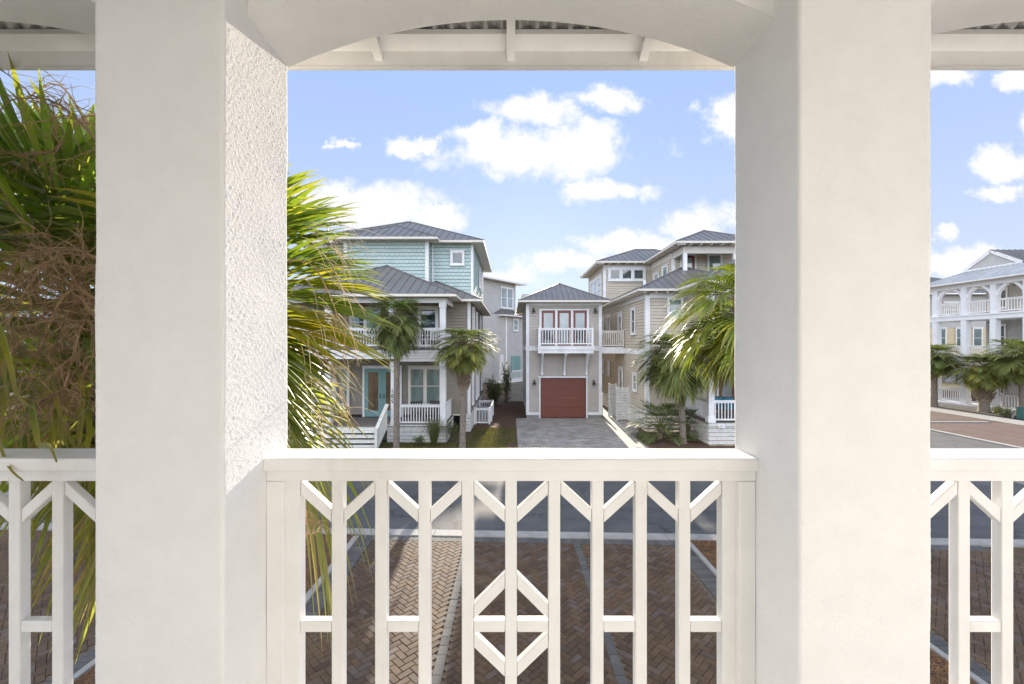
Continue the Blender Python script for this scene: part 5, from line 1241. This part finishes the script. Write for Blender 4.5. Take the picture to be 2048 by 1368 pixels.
# ornamental grass clump
def grass_clump(loc, n, h, label, seed):
    rg = random.Random(seed); r = empty('ornamental_grass', loc, label, 'plant'); mb = MB()
    for i in range(n):
        a = rg.uniform(0, 6.28); out = rg.uniform(.1, .75) * h; H_ = h * rg.uniform(.6, 1.1); d = Vector((math.cos(a), math.sin(a), 0)); s_ = Vector((-d.y, d.x, 0)) * .009
        mb.cur = (rg.random() * .4, 0, rg.random(), 1); q = [d * .06, d * (out * .35) + Vector((0, 0, H_ * .7)), d * out * .8 + Vector((0, 0, H_)), d * out * 1.25 + Vector((0, 0, H_ * rg.uniform(.5, .9)))]
        vs = []
        for k, p in enumerate(q): w_ = 1 - k / 3.2; vs += [tuple(p - s_ * w_), tuple(p + s_ * w_)]
        mb.add(vs, [(0, 1, 3, 2), (2, 3, 5, 4), (4, 5, 7, 6)])
    mb.build('foliage', M['bush'], r, world=False, attr=True)
grass_clump((Xp(868, 19.6), 19.6, 0), 420, 1.15, 'clump of long green grass in front of the porch railing of the taupe house', 5)
# palmetto bush
def palmetto(px, D, Rr, label, seed, nfr=22, zb=.25):
    rg = random.Random(seed); r = empty('palmetto_bush', (Xp(px, D), D, 0), label, 'palmetto'); mb = MB()
    for i in range(nfr):
        az = i * 2.4; el = 1.35 - 1.5 * (i / nfr) + rg.uniform(-.1, .1)
        frond(mb, (0, 0, zb), az, el, .75 * Rr, .62 * Rr, 30, rg, bend=.3, droop=.15, yellow=.0, rows=4, fold=False, spread=2.0, tipb=.05)
    mb.build('foliage', M['palm_far'], r, world=False, attr=True)
    tr = MB(); tr.tube([(0, 0, -.05), (0, 0, zb + .1)], [.12, .09], 8)
    for k in range(14): a = k * 2.4; tr.bar((.05 * math.cos(a), .05 * math.sin(a), .1), (.2 * math.cos(a), .2 * math.sin(a), .42), .04, .02)
    tr.build('trunk', M['boot'], r, world=False)
palmetto(1322, 21.3, 1.25, 'larger palmetto bush against the beige house corner, left of the slender palm', 3, nfr=26, zb=.45)
palmetto(1372, 21.9, 1.0, 'smaller palmetto bush right of the slender palm trunk', 4, nfr=18, zb=.45)
# thin lawn in front of the taupe house
def lawn(name, x0, x1, y0, y1, n, seed, label):
    rg = random.Random(seed); mb = MB()
    for i in range(n):
        x = rg.uniform(x0, x1); y = rg.uniform(y0, y1); a = rg.uniform(0, 6.28); h_ = rg.uniform(.03, .10); l = rg.uniform(.0, .05)
        mb.cur = (rg.random() * .5, (rg.random() < .2) * .8, rg.random(), 1); c, s_ = math.cos(a), math.sin(a)
        mb.add([(x - c * .012, y - s_ * .012, -.01), (x + c * .012, y + s_ * .012, -.01), (x + s_ * l, y - c * l, h_)], [(0, 1, 2)])
    tag(mb.build(name, M['lawn'], attr=True), label, 'grass', kind='stuff')
lawn('grass', -8.5, -.2, 18.0, 20.3, 26000, 2, 'thin green lawn in front of the taupe house')
lawn('grass', -2.0, .2, 20.3, 24.0, 7000, 5, 'patchy grass between the taupe house and the grey driveway')
# dark tree beyond the near palm
def tree(loc, h, cr, n, label, seed):
    rg = random.Random(seed); r = empty('broadleaf_tree', loc, label, 'tree'); tr = MB(); lf = MB()
    tr.tube([(0, 0, -.1), (.1, 0, h * .3), (.0, .1, h * .55), (.1, 0, h * .85)], [.2, .15, .11, .04], 9)
    tips = []
    for i in range(34):
        z = h * rg.uniform(.35, .8); a = rg.uniform(0, 6.28); L = cr * rg.uniform(.5, 1.05) * (1.2 - .5 * z / h); e = Vector((math.cos(a) * L, math.sin(a) * L, z + L * rg.uniform(.1, .6)))
        tr.tube([(0, 0, z), tuple(e * .5 + Vector((0, 0, z * .5 + .1))), tuple(e)], [.05, .03, .008], 4); tips.append((Vector((0, 0, z)), e))
    for i in range(n):
        s0, e = tips[i % 34]; c = s0.lerp(e, rg.uniform(.35, 1.05)) + Vector((rg.gauss(0, .28), rg.gauss(0, .28), rg.gauss(0, .22)))
        d = Vector((rg.gauss(0, 1), rg.gauss(0, 1), rg.gauss(0, .8))).normalized(); s_ = d.cross(Vector((rg.gauss(0, 1), rg.gauss(0, 1), 1))).normalized(); L = .11 * rg.uniform(.6, 1.4)
        lf.cur = (rg.random() * .2, 0, rg.random(), 1); lf.add([tuple(c), tuple(c + d * L * .5 + s_ * L * .25), tuple(c + d * L), tuple(c + d * L * .5 - s_ * L * .25)], [(0, 1, 2, 3)])
    tr.build('trunk', M['bark'], r, world=False, smooth=True); lf.build('crown', M['bush'], r, world=False, attr=True)
tree((-9.2, 9.4, 0), 6.6, 2.0, 14000, 'dark leafy tree standing behind the near palm in the left bay', 9)
tree((-15.5, 15.5, 0), 7.0, 2.6, 9000, 'leafy tree farther back at the left edge, across from the near palm', 12)
